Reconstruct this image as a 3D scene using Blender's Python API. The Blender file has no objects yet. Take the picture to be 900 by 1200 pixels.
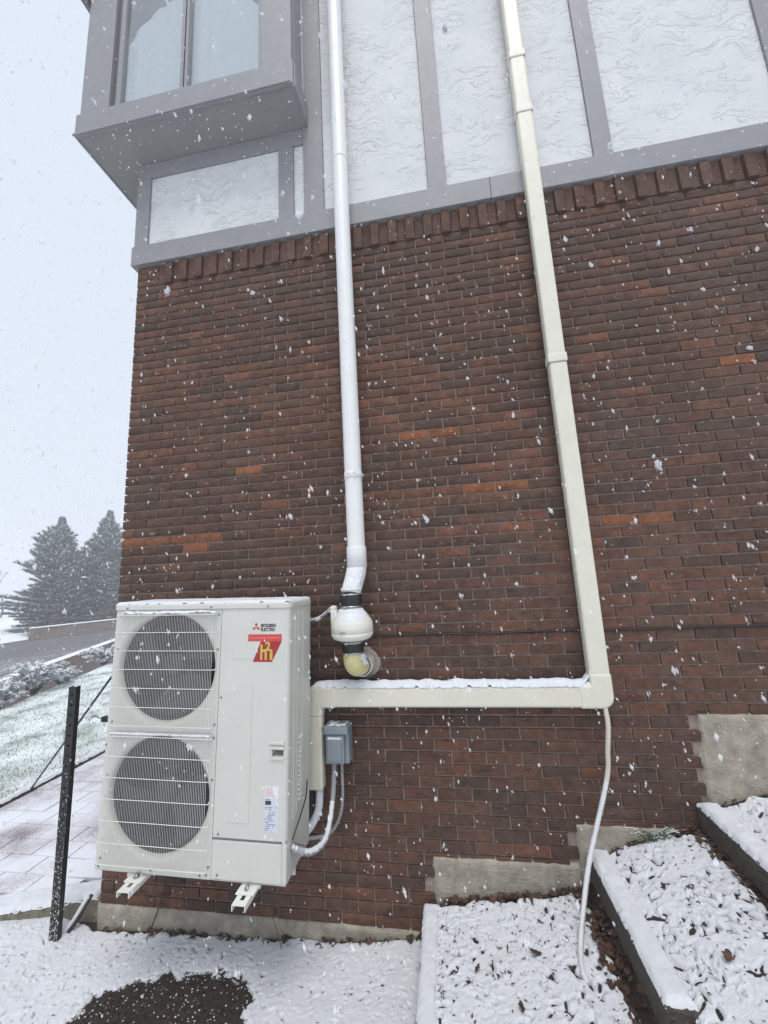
import bpy, bmesh, math, random
import numpy as np
from mathutils import Vector, Matrix

random.seed(7)
R = math.radians
scene = bpy.context.scene
C = scene.collection

# ------------------------------------------------------------------ camera
cam_d = bpy.data.cameras.new('camera')
cam = bpy.data.objects.new('camera', cam_d)
C.objects.link(cam)
CAMLOC = Vector((2.38, -2.53, 2.03))
RIGHT = Vector((0.986212916832045, 0.15778153470480305, -0.04989058007106103))
DOWN = Vector((-0.07416349866198736, 0.15190901804488532, -0.9856081501808172))
FWD = Vector((-0.14793193752480674, 0.9757195486116058, 0.16151626641710407))
M3 = Matrix((RIGHT, -DOWN, -FWD)).transposed()
cam.matrix_world = Matrix.Translation(CAMLOC) @ M3.to_4x4()
cam_d.sensor_fit = 'HORIZONTAL'
cam_d.sensor_width = 36.0
cam_d.lens = 18.0
cam_d.clip_start = 0.05
cam_d.clip_end = 800
scene.camera = cam

# ------------------------------------------------------------------ sky, sun, exposure
world = bpy.data.worlds.new('World')
scene.world = world
world.use_nodes = True
nt = world.node_tree
nt.nodes.clear()
w_out = nt.nodes.new('ShaderNodeOutputWorld')
w_bg = nt.nodes.new('ShaderNodeBackground')
w_sky = nt.nodes.new('ShaderNodeTexSky')
w_sky.sky_type = 'NISHITA'
w_sky.sun_disc = False
w_sky.sun_elevation = R(65)
w_sky.sun_rotation = R(167)
w_sky.air_density = 1.0
w_sky.dust_density = 1.0
w_hsv = nt.nodes.new('ShaderNodeHueSaturation')
w_hsv.inputs['Saturation'].default_value = 0.25
w_mix = nt.nodes.new('ShaderNodeMixRGB')
w_mix.inputs['Fac'].default_value = 0.96            # closed cloud deck over the clear sky
w_mix.inputs[2].default_value = (6.35, 6.95, 7.95, 1)
nt.links.new(w_sky.outputs[0], w_hsv.inputs['Color'])
nt.links.new(w_hsv.outputs[0], w_mix.inputs[1])
nt.links.new(w_mix.outputs[0], w_bg.inputs['Color'])
w_bg.inputs['Strength'].default_value = 0.1
nt.links.new(w_bg.outputs[0], w_out.inputs['Surface'])

sun_d = bpy.data.lights.new('sun', 'SUN')
sun_d.energy = 1.45
sun_d.angle = R(26)
sun_d.color = (1.0, 0.97, 0.93)
sun = bpy.data.objects.new('sun', sun_d)
C.objects.link(sun)
sun.location = (2, -9, 20)
sun.rotation_euler = Vector((-0.10, 0.45, -1.0)).to_track_quat('-Z', 'Y').to_euler()

vs = scene.view_settings
vs.view_transform = 'Standard'
vs.look = 'None'
vs.exposure = 0.30
vs.gamma = 1.0
vs.use_curve_mapping = False
scene.render.film_transparent = False
scene.cycles.volume_bounces = 4
scene.cycles.max_bounces = 8
scene.cycles.diffuse_bounces = 3
scene.cycles.transparent_max_bounces = 12
scene.cycles.volume_step_rate = 5

# ------------------------------------------------------------------ numpy noise
def _hash(ix, iy, seed):
    n = (ix.astype(np.int64) * 374761393 + iy.astype(np.int64) * 668265263 + seed * 1274126177) & 0x7fffffff
    n = ((n ^ (n >> 13)) * 1274126177) & 0x7fffffff
    n = n ^ (n >> 16)
    return (n & 0xffff) / 65535.0

def vnoise(x, y, seed=0):
    x = np.asarray(x, float); y = np.asarray(y, float)
    ix = np.floor(x); iy = np.floor(y)
    fx = x - ix; fy = y - iy
    fx = fx * fx * (3 - 2 * fx); fy = fy * fy * (3 - 2 * fy)
    a = _hash(ix, iy, seed); b = _hash(ix + 1, iy, seed)
    c = _hash(ix, iy + 1, seed); d = _hash(ix + 1, iy + 1, seed)
    return (a * (1 - fx) + b * fx) * (1 - fy) + (c * (1 - fx) + d * fx) * fy

def fbm(x, y, seed=0, octv=4):
    s = 0; a = 0.5
    for o in range(octv):
        s = s + a * (vnoise(x * 2 ** o, y * 2 ** o, seed + o * 17) - 0.5)
        a *= 0.5
    return s * 2        # about -1..1

# ------------------------------------------------------------------ materials
MATS = {}
def nodes_of(name):
    m = bpy.data.materials.new(name)
    m.use_nodes = True
    t = m.node_tree
    b = t.nodes['Principled BSDF']
    return m, t, b

def mat(name, col, rough=0.6, metal=0.0, noise=0.0, nscale=20.0, bump=0.0, bscale=60.0, spec=0.5, col2=None, coord='pos', sub=0.0):
    if name in MATS: return MATS[name]
    m, t, b = nodes_of(name)
    b.inputs['Roughness'].default_value = rough
    b.inputs['Metallic'].default_value = metal
    b.inputs['Specular IOR Level'].default_value = spec
    b.inputs['Base Color'].default_value = (*col, 1)
    if sub:
        b.inputs['Subsurface Weight'].default_value = sub
        b.inputs['Subsurface Radius'].default_value = (0.01, 0.01, 0.012)
    if coord == 'pos':
        src = t.nodes.new('ShaderNodeNewGeometry').outputs['Position']
    else:
        src = t.nodes.new('ShaderNodeTexCoord').outputs['Object']
    if noise > 0 or col2 is not None:
        n = t.nodes.new('ShaderNodeTexNoise')
        n.inputs['Scale'].default_value = nscale
        n.inputs['Detail'].default_value = 6
        n.inputs['Roughness'].default_value = 0.65
        t.links.new(src, n.inputs['Vector'])
        ramp = t.nodes.new('ShaderNodeValToRGB')
        ramp.color_ramp.elements[0].position = 0.32
        ramp.color_ramp.elements[1].position = 0.68
        c2 = col2 if col2 is not None else tuple(min(1, c * (1 + noise)) for c in col)
        c1 = tuple(c * (1 - noise) for c in col)
        ramp.color_ramp.elements[0].color = (*c1, 1)
        ramp.color_ramp.elements[1].color = (*c2, 1)
        t.links.new(n.outputs['Fac'], ramp.inputs[0])
        t.links.new(ramp.outputs[0], b.inputs['Base Color'])
    if bump > 0:
        n2 = t.nodes.new('ShaderNodeTexNoise')
        n2.inputs['Scale'].default_value = bscale
        n2.inputs['Detail'].default_value = 8
        t.links.new(src, n2.inputs['Vector'])
        bp = t.nodes.new('ShaderNodeBump')
        bp.inputs['Strength'].default_value = bump
        bp.inputs['Distance'].default_value = 0.01
        t.links.new(n2.outputs['Fac'], bp.inputs['Height'])
        t.links.new(bp.outputs[0], b.inputs['Normal'])
    MATS[name] = m
    return m

def brick_material():
    m, t, b = nodes_of('brick')
    L = t.links
    g = t.nodes.new('ShaderNodeNewGeometry')
    at = t.nodes.new('ShaderNodeAttribute'); at.attribute_name = 'bc'
    # mottling
    n1 = t.nodes.new('ShaderNodeTexNoise'); n1.inputs['Scale'].default_value = 16; n1.inputs['Detail'].default_value = 9; n1.inputs['Roughness'].default_value = 0.7
    L.new(g.outputs['Position'], n1.inputs['Vector'])
    mr = t.nodes.new('ShaderNodeMapRange'); mr.inputs[1].default_value = 0.34; mr.inputs[2].default_value = 0.66; mr.inputs[3].default_value = 0.66; mr.inputs[4].default_value = 1.36
    L.new(n1.outputs['Fac'], mr.inputs[0])
    mul = t.nodes.new('ShaderNodeMixRGB'); mul.blend_type = 'MULTIPLY'; mul.inputs[0].default_value = 1
    L.new(at.outputs['Color'], mul.inputs[1])
    L.new(mr.outputs[0], mul.inputs[2])
    # dark diagonal drag marks and kiln smudges on the face
    mp = t.nodes.new('ShaderNodeMapping'); mp.inputs['Rotation'].default_value = (0, R(52), 0); mp.inputs['Scale'].default_value = (5, 5, 24)
    L.new(g.outputs['Position'], mp.inputs['Vector'])
    n2 = t.nodes.new('ShaderNodeTexNoise'); n2.inputs['Scale'].default_value = 1.6; n2.inputs['Detail'].default_value = 3
    L.new(mp.outputs[0], n2.inputs['Vector'])
    r2 = t.nodes.new('ShaderNodeValToRGB')
    r2.color_ramp.elements[0].position = 0.59; r2.color_ramp.elements[0].color = (0, 0, 0, 1)
    r2.color_ramp.elements[1].position = 0.66; r2.color_ramp.elements[1].color = (1, 1, 1, 1)
    L.new(n2.outputs['Fac'], r2.inputs[0])
    mx = t.nodes.new('ShaderNodeMixRGB'); mx.inputs[2].default_value = (0.028, 0.019, 0.017, 1)
    f = t.nodes.new('ShaderNodeMath'); f.operation = 'MULTIPLY'; f.inputs[1].default_value = 0.55
    L.new(r2.outputs[0], f.inputs[0]); L.new(f.outputs[0], mx.inputs[0]); L.new(mul.outputs[0], mx.inputs[1])
    # pale lime film in soft patches
    n3 = t.nodes.new('ShaderNodeTexNoise'); n3.inputs['Scale'].default_value = 1.3; n3.inputs['Detail'].default_value = 5
    L.new(g.outputs['Position'], n3.inputs['Vector'])
    r3 = t.nodes.new('ShaderNodeMapRange'); r3.inputs[1].default_value = 0.5; r3.inputs[2].default_value = 0.85; r3.inputs[3].default_value = 0; r3.inputs[4].default_value = 0.22
    L.new(n3.outputs['Fac'], r3.inputs[0])
    mx2 = t.nodes.new('ShaderNodeMixRGB'); mx2.inputs[2].default_value = (0.17, 0.135, 0.12, 1)
    L.new(r3.outputs[0], mx2.inputs[0]); L.new(mx.outputs[0], mx2.inputs[1])
    L.new(mx2.outputs[0], b.inputs['Base Color'])
    b.inputs['Roughness'].default_value = 0.82
    b.inputs['Specular IOR Level'].default_value = 0.3
    # wire-cut texture
    mp2 = t.nodes.new('ShaderNodeMapping'); mp2.inputs['Scale'].default_value = (240, 240, 55)
    L.new(g.outputs['Position'], mp2.inputs['Vector'])
    n4 = t.nodes.new('ShaderNodeTexNoise'); n4.inputs['Scale'].default_value = 1; n4.inputs['Detail'].default_value = 4
    L.new(mp2.outputs[0], n4.inputs['Vector'])
    n6 = t.nodes.new('ShaderNodeTexNoise'); n6.inputs['Scale'].default_value = 75; n6.inputs['Detail'].default_value = 6; n6.inputs['Roughness'].default_value = 0.8
    L.new(g.outputs['Position'], n6.inputs['Vector'])
    m6 = t.nodes.new('ShaderNodeMapRange'); m6.inputs[1].default_value = 0.3; m6.inputs[2].default_value = 0.7; m6.inputs[3].default_value = 0.62; m6.inputs[4].default_value = 1.42
    L.new(n6.outputs['Fac'], m6.inputs[0])
    x6 = t.nodes.new('ShaderNodeMixRGB'); x6.blend_type = 'MULTIPLY'; x6.inputs[0].default_value = 1
    L.new(mx2.outputs[0], x6.inputs[1]); L.new(m6.outputs[0], x6.inputs[2]); L.new(x6.outputs[0], b.inputs['Base Color'])
    bp = t.nodes.new('ShaderNodeBump'); bp.inputs['Strength'].default_value = 0.9; bp.inputs['Distance'].default_value = 0.005
    L.new(n4.outputs['Fac'], bp.inputs['Height']); L.new(bp.outputs[0], b.inputs['Normal'])
    return m

def stucco_material():
    m, t, b = nodes_of('stucco')
    L = t.links
    g = t.nodes.new('ShaderNodeNewGeometry')
    def torn(rot, sc, scale, lo, hi):
        w = t.nodes.new('ShaderNodeTexNoise'); w.inputs['Scale'].default_value = 4.0; w.inputs['Detail'].default_value = 3
        L.new(g.outputs['Position'], w.inputs['Vector'])
        sb = t.nodes.new('ShaderNodeVectorMath'); sb.operation = 'SCALE'; sb.inputs['Scale'].default_value = 0.35
        L.new(w.outputs['Color'], sb.inputs[0])
        ad = t.nodes.new('ShaderNodeVectorMath'); ad.operation = 'ADD'
        L.new(g.outputs['Position'], ad.inputs[0]); L.new(sb.outputs[0], ad.inputs[1])
        mp = t.nodes.new('ShaderNodeMapping'); mp.inputs['Rotation'].default_value = (0, R(rot), 0); mp.inputs['Scale'].default_value = sc
        L.new(ad.outputs[0], mp.inputs['Vector'])
        n = t.nodes.new('ShaderNodeTexNoise'); n.inputs['Scale'].default_value = scale; n.inputs['Detail'].default_value = 2.5; n.inputs['Roughness'].default_value = 0.5
        L.new(mp.outputs[0], n.inputs['Vector'])
        r = t.nodes.new('ShaderNodeValToRGB')
        r.color_ramp.elements[0].position = lo; r.color_ramp.elements[0].color = (0, 0, 0, 1)
        r.color_ramp.elements[1].position = hi; r.color_ramp.elements[1].color = (1, 1, 1, 1)
        e = r.color_ramp.elements.new(hi + 0.014); e.color = (0, 0, 0, 1)
        L.new(n.outputs['Fac'], r.inputs[0])
        mk = t.nodes.new('ShaderNodeTexNoise'); mk.inputs['Scale'].default_value = scale * 0.45; mk.inputs['Detail'].default_value = 2
        L.new(g.outputs['Position'], mk.inputs['Vector'])
        mm = t.nodes.new('ShaderNodeMapRange'); mm.inputs[1].default_value = 0.44; mm.inputs[2].default_value = 0.58
        L.new(mk.outputs['Fac'], mm.inputs[0])
        r_ = t.nodes.new('ShaderNodeMath'); r_.operation = 'MULTIPLY'
        L.new(r.outputs[0], r_.inputs[0]); L.new(mm.outputs[0], r_.inputs[1])
        r = r_
        return r.outputs[0]
    a1 = torn(18, (1, 1, 3.2), 5.0, 0.50, 0.58)     # trowel tears with a sharp lip
    a2 = torn(-35, (1, 1, 3.0), 8.0, 0.54, 0.61)
    n = t.nodes.new('ShaderNodeTexNoise'); n.inputs['Scale'].default_value = 90; n.inputs['Detail'].default_value = 5
    L.new(g.outputs['Position'], n.inputs['Vector'])
    s1 = t.nodes.new('ShaderNodeMath'); s1.operation = 'ADD'
    L.new(a1, s1.inputs[0]); L.new(a2, s1.inputs[1])
    s2 = t.nodes.new('ShaderNodeMath'); s2.operation = 'MULTIPLY_ADD'; s2.inputs[1].default_value = 0.22
    L.new(n.outputs['Fac'], s2.inputs[0]); L.new(s1.outputs[0], s2.inputs[2])
    bp = t.nodes.new('ShaderNodeBump'); bp.inputs['Strength'].default_value = 0.7; bp.inputs['Distance'].default_value = 0.008
    L.new(s2.outputs[0], bp.inputs['Height']); L.new(bp.outputs[0], b.inputs['Normal'])
    n5 = t.nodes.new('ShaderNodeTexNoise'); n5.inputs['Scale'].default_value = 2.5; n5.inputs['Detail'].default_value = 6
    L.new(g.outputs['Position'], n5.inputs['Vector'])
    r5 = t.nodes.new('ShaderNodeValToRGB')
    r5.color_ramp.elements[0].position = 0.3; r5.color_ramp.elements[0].color = (0.585, 0.59, 0.585, 1)
    r5.color_ramp.elements[1].position = 0.7; r5.color_ramp.elements[1].color = (0.66, 0.66, 0.65, 1)
    L.new(n5.outputs['Fac'], r5.inputs[0])
    L.new(r5.outputs[0], b.inputs['Base Color'])
    b.inputs['Roughness'].default_value = 0.85
    return m

def dusted(name, col, col2, cover, scale, fine=160.0, snow=(0.80, 0.82, 0.87)):
    """A ground surface with a thin sprinkle of snow lying on it (cover 0..1)."""
    if name in MATS: return MATS[name]
    m, t, b = nodes_of(name)
    L = t.links
    g = t.nodes.new('ShaderNodeNewGeometry')
    n = t.nodes.new('ShaderNodeTexNoise'); n.inputs['Scale'].default_value = scale; n.inputs['Detail'].default_value = 8
    L.new(g.outputs['Position'], n.inputs['Vector'])
    base = t.nodes.new('ShaderNodeMixRGB'); base.inputs[1].default_value = (*col, 1); base.inputs[2].default_value = (*col2, 1)
    L.new(n.outputs['Fac'], base.inputs[0])
    n2 = t.nodes.new('ShaderNodeTexNoise'); n2.inputs['Scale'].default_value = fine; n2.inputs['Detail'].default_value = 6; n2.inputs['Roughness'].default_value = 0.8
    L.new(g.outputs['Position'], n2.inputs['Vector'])
    n3 = t.nodes.new('ShaderNodeTexNoise'); n3.inputs['Scale'].default_value = scale * 0.3; n3.inputs['Detail'].default_value = 4
    L.new(g.outputs['Position'], n3.inputs['Vector'])
    s = t.nodes.new('ShaderNodeMath'); s.operation = 'MULTIPLY_ADD'; s.inputs[1].default_value = 0.7
    L.new(n3.outputs['Fac'], s.inputs[0]); L.new(n2.outputs['Fac'], s.inputs[2])
    mr = t.nodes.new('ShaderNodeMapRange')
    c = 0.85 + (0.5 - cover) * 0.55
    mr.inputs[1].default_value = c - 0.09; mr.inputs[2].default_value = c + 0.09
    L.new(s.outputs[0], mr.inputs[0])
    mx = t.nodes.new('ShaderNodeMixRGB'); mx.inputs[2].default_value = (*snow, 1)
    L.new(mr.outputs[0], mx.inputs[0]); L.new(base.outputs[0], mx.inputs[1])
    L.new(mx.outputs[0], b.inputs['Base Color'])
    b.inputs['Roughness'].default_value = 0.8
    bp = t.nodes.new('ShaderNodeBump'); bp.inputs['Strength'].default_value = 0.4; bp.inputs['Distance'].default_value = 0.006
    L.new(mr.outputs[0], bp.inputs['Height']); L.new(bp.outputs[0], b.inputs['Normal'])
    MATS[name] = m
    return m

BRICK = brick_material()
STUCCO = stucco_material()
MORTAR = mat('mortar', (0.30, 0.23, 0.195), 0.95, noise=0.3, nscale=40, bump=0.6, bscale=180)
GREYP = mat('grey_paint', (0.245, 0.242, 0.248), 0.55, noise=0.06, nscale=14, bump=0.08, bscale=120)
SOFF = mat('soffit_paint', (0.25, 0.25, 0.245), 0.6, noise=0.05, nscale=6, bump=0.05, bscale=60)
BROWNP = mat('brown_sash_paint', (0.115, 0.105, 0.108), 0.5)
DARKBR = mat('dark_brown_fascia', (0.05, 0.043, 0.04), 0.6)
CONC = mat('concrete', (0.33, 0.295, 0.235), 0.9, noise=0.32, nscale=11, bump=0.7, bscale=90)
SNOW = mat('snow', (0.87, 0.89, 0.93), 0.75, noise=0.03, nscale=30, bump=0.8, bscale=320, spec=0.3)
SOIL = mat('soil', (0.020, 0.015, 0.011), 0.9, col2=(0.055, 0.035, 0.025), nscale=60, bump=1.0, bscale=150)
UNIT = mat('unit_paint', (0.58, 0.575, 0.52), 0.42, noise=0.03, nscale=5, bump=0.03, bscale=300)
UNITSIDE = UNIT
WIRE = mat('wire_paint', (0.70, 0.69, 0.63), 0.45)
DARKFAN = mat('fan_plastic', (0.014, 0.013, 0.028), 0.5)
FIN = mat('coil_fins', (0.018, 0.017, 0.042), 0.6, noise=0.3, nscale=30)
STEEL = mat('screw_steel', (0.25, 0.25, 0.25), 0.4, metal=0.8)
BLACKHOLE = mat('slot_black', (0.012, 0.012, 0.013), 0.8)
PVCW = mat('white_pvc', (0.75, 0.745, 0.725), 0.4, noise=0.03, nscale=7)
CREAM = mat('cream_plastic', (0.68, 0.65, 0.54), 0.45, noise=0.04, nscale=9)
IVORY = mat('ivory_plastic', (0.72, 0.70, 0.61), 0.4)
YELLOW = mat('yellowed_pvc', (0.62, 0.56, 0.27), 0.45, noise=0.1, nscale=25)
RUBBER = mat('black_rubber', (0.013, 0.013, 0.014), 0.5)
CLAMP = mat('clamp_steel', (0.42, 0.42, 0.43), 0.35, metal=0.9)
BOXGREY = mat('grey_enclosure', (0.235, 0.275, 0.305), 0.4, metal=0.2, noise=0.05, nscale=18)
CONDUIT = mat('grey_conduit', (0.26, 0.265, 0.275), 0.45, noise=0.08, nscale=60)
INSUL = mat('white_insulation', (0.66, 0.67, 0.69), 0.7, bump=0.2, bscale=90)
HOSE = mat('cream_hose', (0.60, 0.56, 0.47), 0.5)
CABLE = mat('black_cable', (0.012, 0.012, 0.012), 0.5)
WOOD = mat('weathered_timber', (0.04, 0.033, 0.027), 0.9, col2=(0.105, 0.09, 0.072), nscale=45, bump=0.8, bscale=120)
WOODGREEN = mat('treated_edging_timber', (0.12, 0.11, 0.075), 0.9, col2=(0.26, 0.235, 0.175), nscale=30, bump=0.7, bscale=110)
BLACKSTEEL = mat('black_steel', (0.012, 0.012, 0.013), 0.55, noise=0.3, nscale=40)
BRACKET = mat('bracket_white', (0.72, 0.71, 0.66), 0.45)
LEAF = mat('dead_leaf', (0.04, 0.02, 0.013), 0.8, col2=(0.11, 0.052, 0.032), nscale=30)
TWIG = mat('dry_twig', (0.16, 0.115, 0.085), 0.9)
DGRASS = mat('dark_wet_grass', (0.02, 0.018, 0.011), 0.7, col2=(0.085, 0.075, 0.04), nscale=45)
GGRASS = mat('green_grass', (0.06, 0.10, 0.045), 0.8, col2=(0.13, 0.18, 0.10), nscale=8)
RED = mat('red_sticker', (0.58, 0.05, 0.045), 0.4)
DARKRED = mat('dark_red_sticker', (0.33, 0.018, 0.016), 0.4)
LOGORED = mat('logo_red', (0.50, 0.012, 0.022), 0.4)
INK = mat('ink_black', (0.03, 0.03, 0.035), 0.5)
PINK = mat('pale_red_print', (0.58, 0.32, 0.31), 0.5)
BAND = mat('band_print', (0.66, 0.14, 0.13), 0.5)
GOLD = mat('sticker_yellow', (0.56, 0.44, 0.07), 0.4)
STICKW = mat('sticker_white', (0.74, 0.74, 0.76), 0.4)
STICKB = mat('sticker_bluish', (0.60, 0.62, 0.70), 0.4)
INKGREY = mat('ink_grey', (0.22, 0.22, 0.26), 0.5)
PAVER = dusted('paver_dusted', (0.13, 0.06, 0.056), (0.19, 0.105, 0.10), 0.62, 6.0)
LAWN = dusted('lawn_dusted', (0.12, 0.17, 0.11), (0.22, 0.28, 0.20), 0.61, 7.0, 60.0, (0.78, 0.83, 0.84))
ROAD = dusted('road_dusted', (0.10, 0.095, 0.10), (0.14, 0.13, 0.135), 0.22, 0.5, 9.0)
BLOCKW = mat('brown_block', (0.17, 0.125, 0.105), 0.9, noise=0.25, nscale=5, bump=0.5, bscale=30)
BLOCKF = mat('tan_block', (0.24, 0.185, 0.16), 0.9, noise=0.2, nscale=3, bump=0.5, bscale=20)
NEEDLE = mat('spruce_needles', (0.055, 0.075, 0.068), 0.85, col2=(0.13, 0.16, 0.145), nscale=2.5)
BARK = mat('bark', (0.045, 0.035, 0.03), 0.95)
SHRUBM = mat('shrub_foliage', (0.05, 0.06, 0.04), 0.85, col2=(0.11, 0.11, 0.075), nscale=8)
CURTAIN = mat('pale_curtain', (0.74, 0.75, 0.74), 0.9)
ROOM = mat('dim_room', (0.06, 0.055, 0.055), 0.9)

def glass_mat():
    m, t, b = nodes_of('window_glass')
    t.nodes.remove(b)
    o = t.nodes['Material Output']
    tr = t.nodes.new('ShaderNodeBsdfTransparent'); tr.inputs[0].default_value = (0.90, 0.93, 0.94, 1)
    gl = t.nodes.new('ShaderNodeBsdfGlossy'); gl.inputs['Roughness'].default_value = 0.02
    lw = t.nodes.new('ShaderNodeLayerWeight'); lw.inputs['Blend'].default_value = 0.5
    pw = t.nodes.new('ShaderNodeMath'); pw.operation = 'POWER'; pw.inputs[1].default_value = 2.2
    t.links.new(lw.outputs['Facing'], pw.inputs[0])
    fr = t.nodes.new('ShaderNodeMath'); fr.operation = 'MULTIPLY_ADD'; fr.inputs[1].default_value = 0.55; fr.inputs[2].default_value = 0.12
    t.links.new(pw.outputs[0], fr.inputs[0])
    mx = t.nodes.new('ShaderNodeMixShader')
    t.links.new(fr.outputs[0], mx.inputs[0]); t.links.new(tr.outputs[0], mx.inputs[1]); t.links.new(gl.outputs[0], mx.inputs[2])
    t.links.new(mx.outputs[0], o.inputs['Surface'])
    return m
GLASS = glass_mat()

# ------------------------------------------------------------------ mesh helpers
class MB:
    """Collects shapes and links them as ONE mesh object."""
    def __init__(s, off=(0, 0, 0)):
        s.v = []; s.f = []; s.sm = []; s.off = Vector(off)
    def add(s, verts, faces, smooth=False):
        o = len(s.v)
        s.v += [tuple(Vector(p) - s.off) for p in verts]
        s.f += [tuple(i + o for i in f) for f in faces]
        s.sm += [smooth] * len(faces)
        return s
    def box(s, x0, x1, y0, y1, z0, z1, b=0.0):
        if b <= 0:
            vs_ = [(x, y, z) for z in (z0, z1) for y in (y0, y1) for x in (x0, x1)]
            fs = [(0, 2, 3, 1), (4, 5, 7, 6), (0, 1, 5, 4), (2, 6, 7, 3), (0, 4, 6, 2), (1, 3, 7, 5)]
            return s.add(vs_, fs)
        bm = bmesh.new()
        bmesh.ops.create_cube(bm, size=1)
        for v in bm.verts:
            v.co = Vector(((x0 + x1) / 2 + v.co.x * (x1 - x0), (y0 + y1) / 2 + v.co.y * (y1 - y0), (z0 + z1) / 2 + v.co.z * (z1 - z0)))
        bmesh.ops.bevel(bm, geom=list(bm.edges), offset=b, segments=4 if b > 0.012 else 2, affect='EDGES', profile=0.6)
        bm.verts.index_update()
        s.add([v.co.copy() for v in bm.verts], [[v.index for v in f.verts] for f in bm.faces])
        bm.free()
        return s
    def tube(s, pts, r, n=12, cap=True, smooth=True):
        pts = [Vector(p) for p in pts]
        rs = r if isinstance(r, (list, tuple)) else [r] * len(pts)
        rings = []
        ref = None
        for i, p in enumerate(pts):
            d = (pts[min(i + 1, len(pts) - 1)] - pts[max(i - 1, 0)]).normalized()
            if ref is None:
                ref = Vector((0, 0, 1)) if abs(d.z) < 0.9 else Vector((1, 0, 0))
            a = (ref - d * ref.dot(d)).normalized(); bb = d.cross(a)
            ref = a
            rings.append([p + (a * math.cos(t) + bb * math.sin(t)) * rs[i] for t in [2 * math.pi * k / n for k in range(n)]])
        vs_ = [q for ring in rings for q in ring]
        fs = []
        for i in range(len(pts) - 1):
            for k in range(n):
                k2 = (k + 1) % n
                fs.append((i * n + k, i * n + k2, (i + 1) * n + k2, (i + 1) * n + k))
        s.add(vs_, fs, smooth)
        if cap:
            s.add(rings[0][::-1], [tuple(range(n))]); s.add(rings[-1], [tuple(range(n))])
        return s
    def lathe(s, prof, c, axis='z', n=32, smooth=True):
        vs_ = []; fs = []
        for (r, h) in prof:
            for k in range(n):
                t = 2 * math.pi * k / n
                a, b_ = r * math.cos(t), r * math.sin(t)
                p = {'z': (a, b_, h), 'y': (a, h, b_), 'x': (h, a, b_)}[axis]
                vs_.append((c[0] + p[0], c[1] + p[1], c[2] + p[2]))
        for i in range(len(prof) - 1):
            for k in range(n):
                k2 = (k + 1) % n
                fs.append((i * n + k, i * n + k2, (i + 1) * n + k2, (i + 1) * n + k))
        return s.add(vs_, fs, smooth)
    def prism(s, poly, y0, y1):
        """polygon in XZ extruded along y"""
        n = len(poly)
        vs_ = [(x, y0, z) for x, z in poly] + [(x, y1, z) for x, z in poly]
        fs = [tuple(range(n)), tuple(range(2 * n - 1, n - 1, -1))] + [(i, n + i, n + (i + 1) % n, (i + 1) % n) for i in range(n)]
        return s.add(vs_, fs)
    def build(s, name, m, parent=None):
        me = bpy.data.meshes.new(name)
        me.from_pydata(s.v, [], s.f)
        if any(s.sm):
            me.polygons.foreach_set('use_smooth', s.sm)
        me.validate()
        me.update()
        bm = bmesh.new(); bm.from_mesh(me)
        bmesh.ops.recalc_face_normals(bm, faces=bm.faces)
        bm.to_mesh(me); bm.free()
        return link(name, me, m, parent)

def link(name, me, m=None, parent=None):
    o = bpy.data.objects.new(name, me)
    if m is not None and len(me.materials) == 0:
        me.materials.append(m)
    C.objects.link(o)
    if parent is not None: o.parent = parent
    return o

def mesh_np(name, verts, faces, m, parent=None, smooth=True):
    me = bpy.data.meshes.new(name)
    verts = np.asarray(verts, np.float32); faces = np.asarray(faces, np.int32)
    k = faces.shape[1]
    me.vertices.add(len(verts)); me.vertices.foreach_set('co', verts.ravel())
    me.loops.add(faces.size); me.loops.foreach_set('vertex_index', faces.ravel())
    me.polygons.add(len(faces)); me.polygons.foreach_set('loop_start', np.arange(0, faces.size, k, dtype=np.int32))
    try: me.polygons.foreach_set('loop_total', np.full(len(faces), k, np.int32))
    except Exception: pass
    if smooth: me.polygons.foreach_set('use_smooth', np.ones(len(faces), bool))
    me.update(calc_edges=True)
    me.validate()
    return link(name, me, m, parent)

def empty(name, loc, label=None, cat=None, group=None):
    o = bpy.data.objects.new(name, None)
    o.empty_display_size = 0.1
    C.objects.link(o)
    o.location = loc
    if label: tag(o, label, cat, group)
    return o

def tag(o, label=None, cat=None, group=None, kind=None):
    if label: o['label'] = label
    if cat: o['category'] = cat
    if group: o['group'] = group
    if kind: o['kind'] = kind
    return o

def grid_faces(nx, ny):
    i = np.arange((ny - 1) * (nx - 1))
    a = (i // (nx - 1)) * nx + i % (nx - 1)
    return np.stack([a, a + 1, a + nx + 1, a + nx], 1)

def catmull(pts, n=8):
    pts = [Vector(p) for p in pts]
    P = [pts[0] * 2 - pts[1]] + pts + [pts[-1] * 2 - pts[-2]]
    out = []
    for i in range(1, len(P) - 2):
        for k in range(n):
            t = k / n
            p0, p1, p2, p3 = P[i - 1], P[i], P[i + 1], P[i + 2]
            out.append(0.5 * ((2 * p1) + (p2 - p0) * t + (2 * p0 - 5 * p1 + 4 * p2 - p3) * t * t + (3 * p1 - p0 - 3 * p2 + p3) * t ** 3))
    out.append(pts[-1])
    return out

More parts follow.
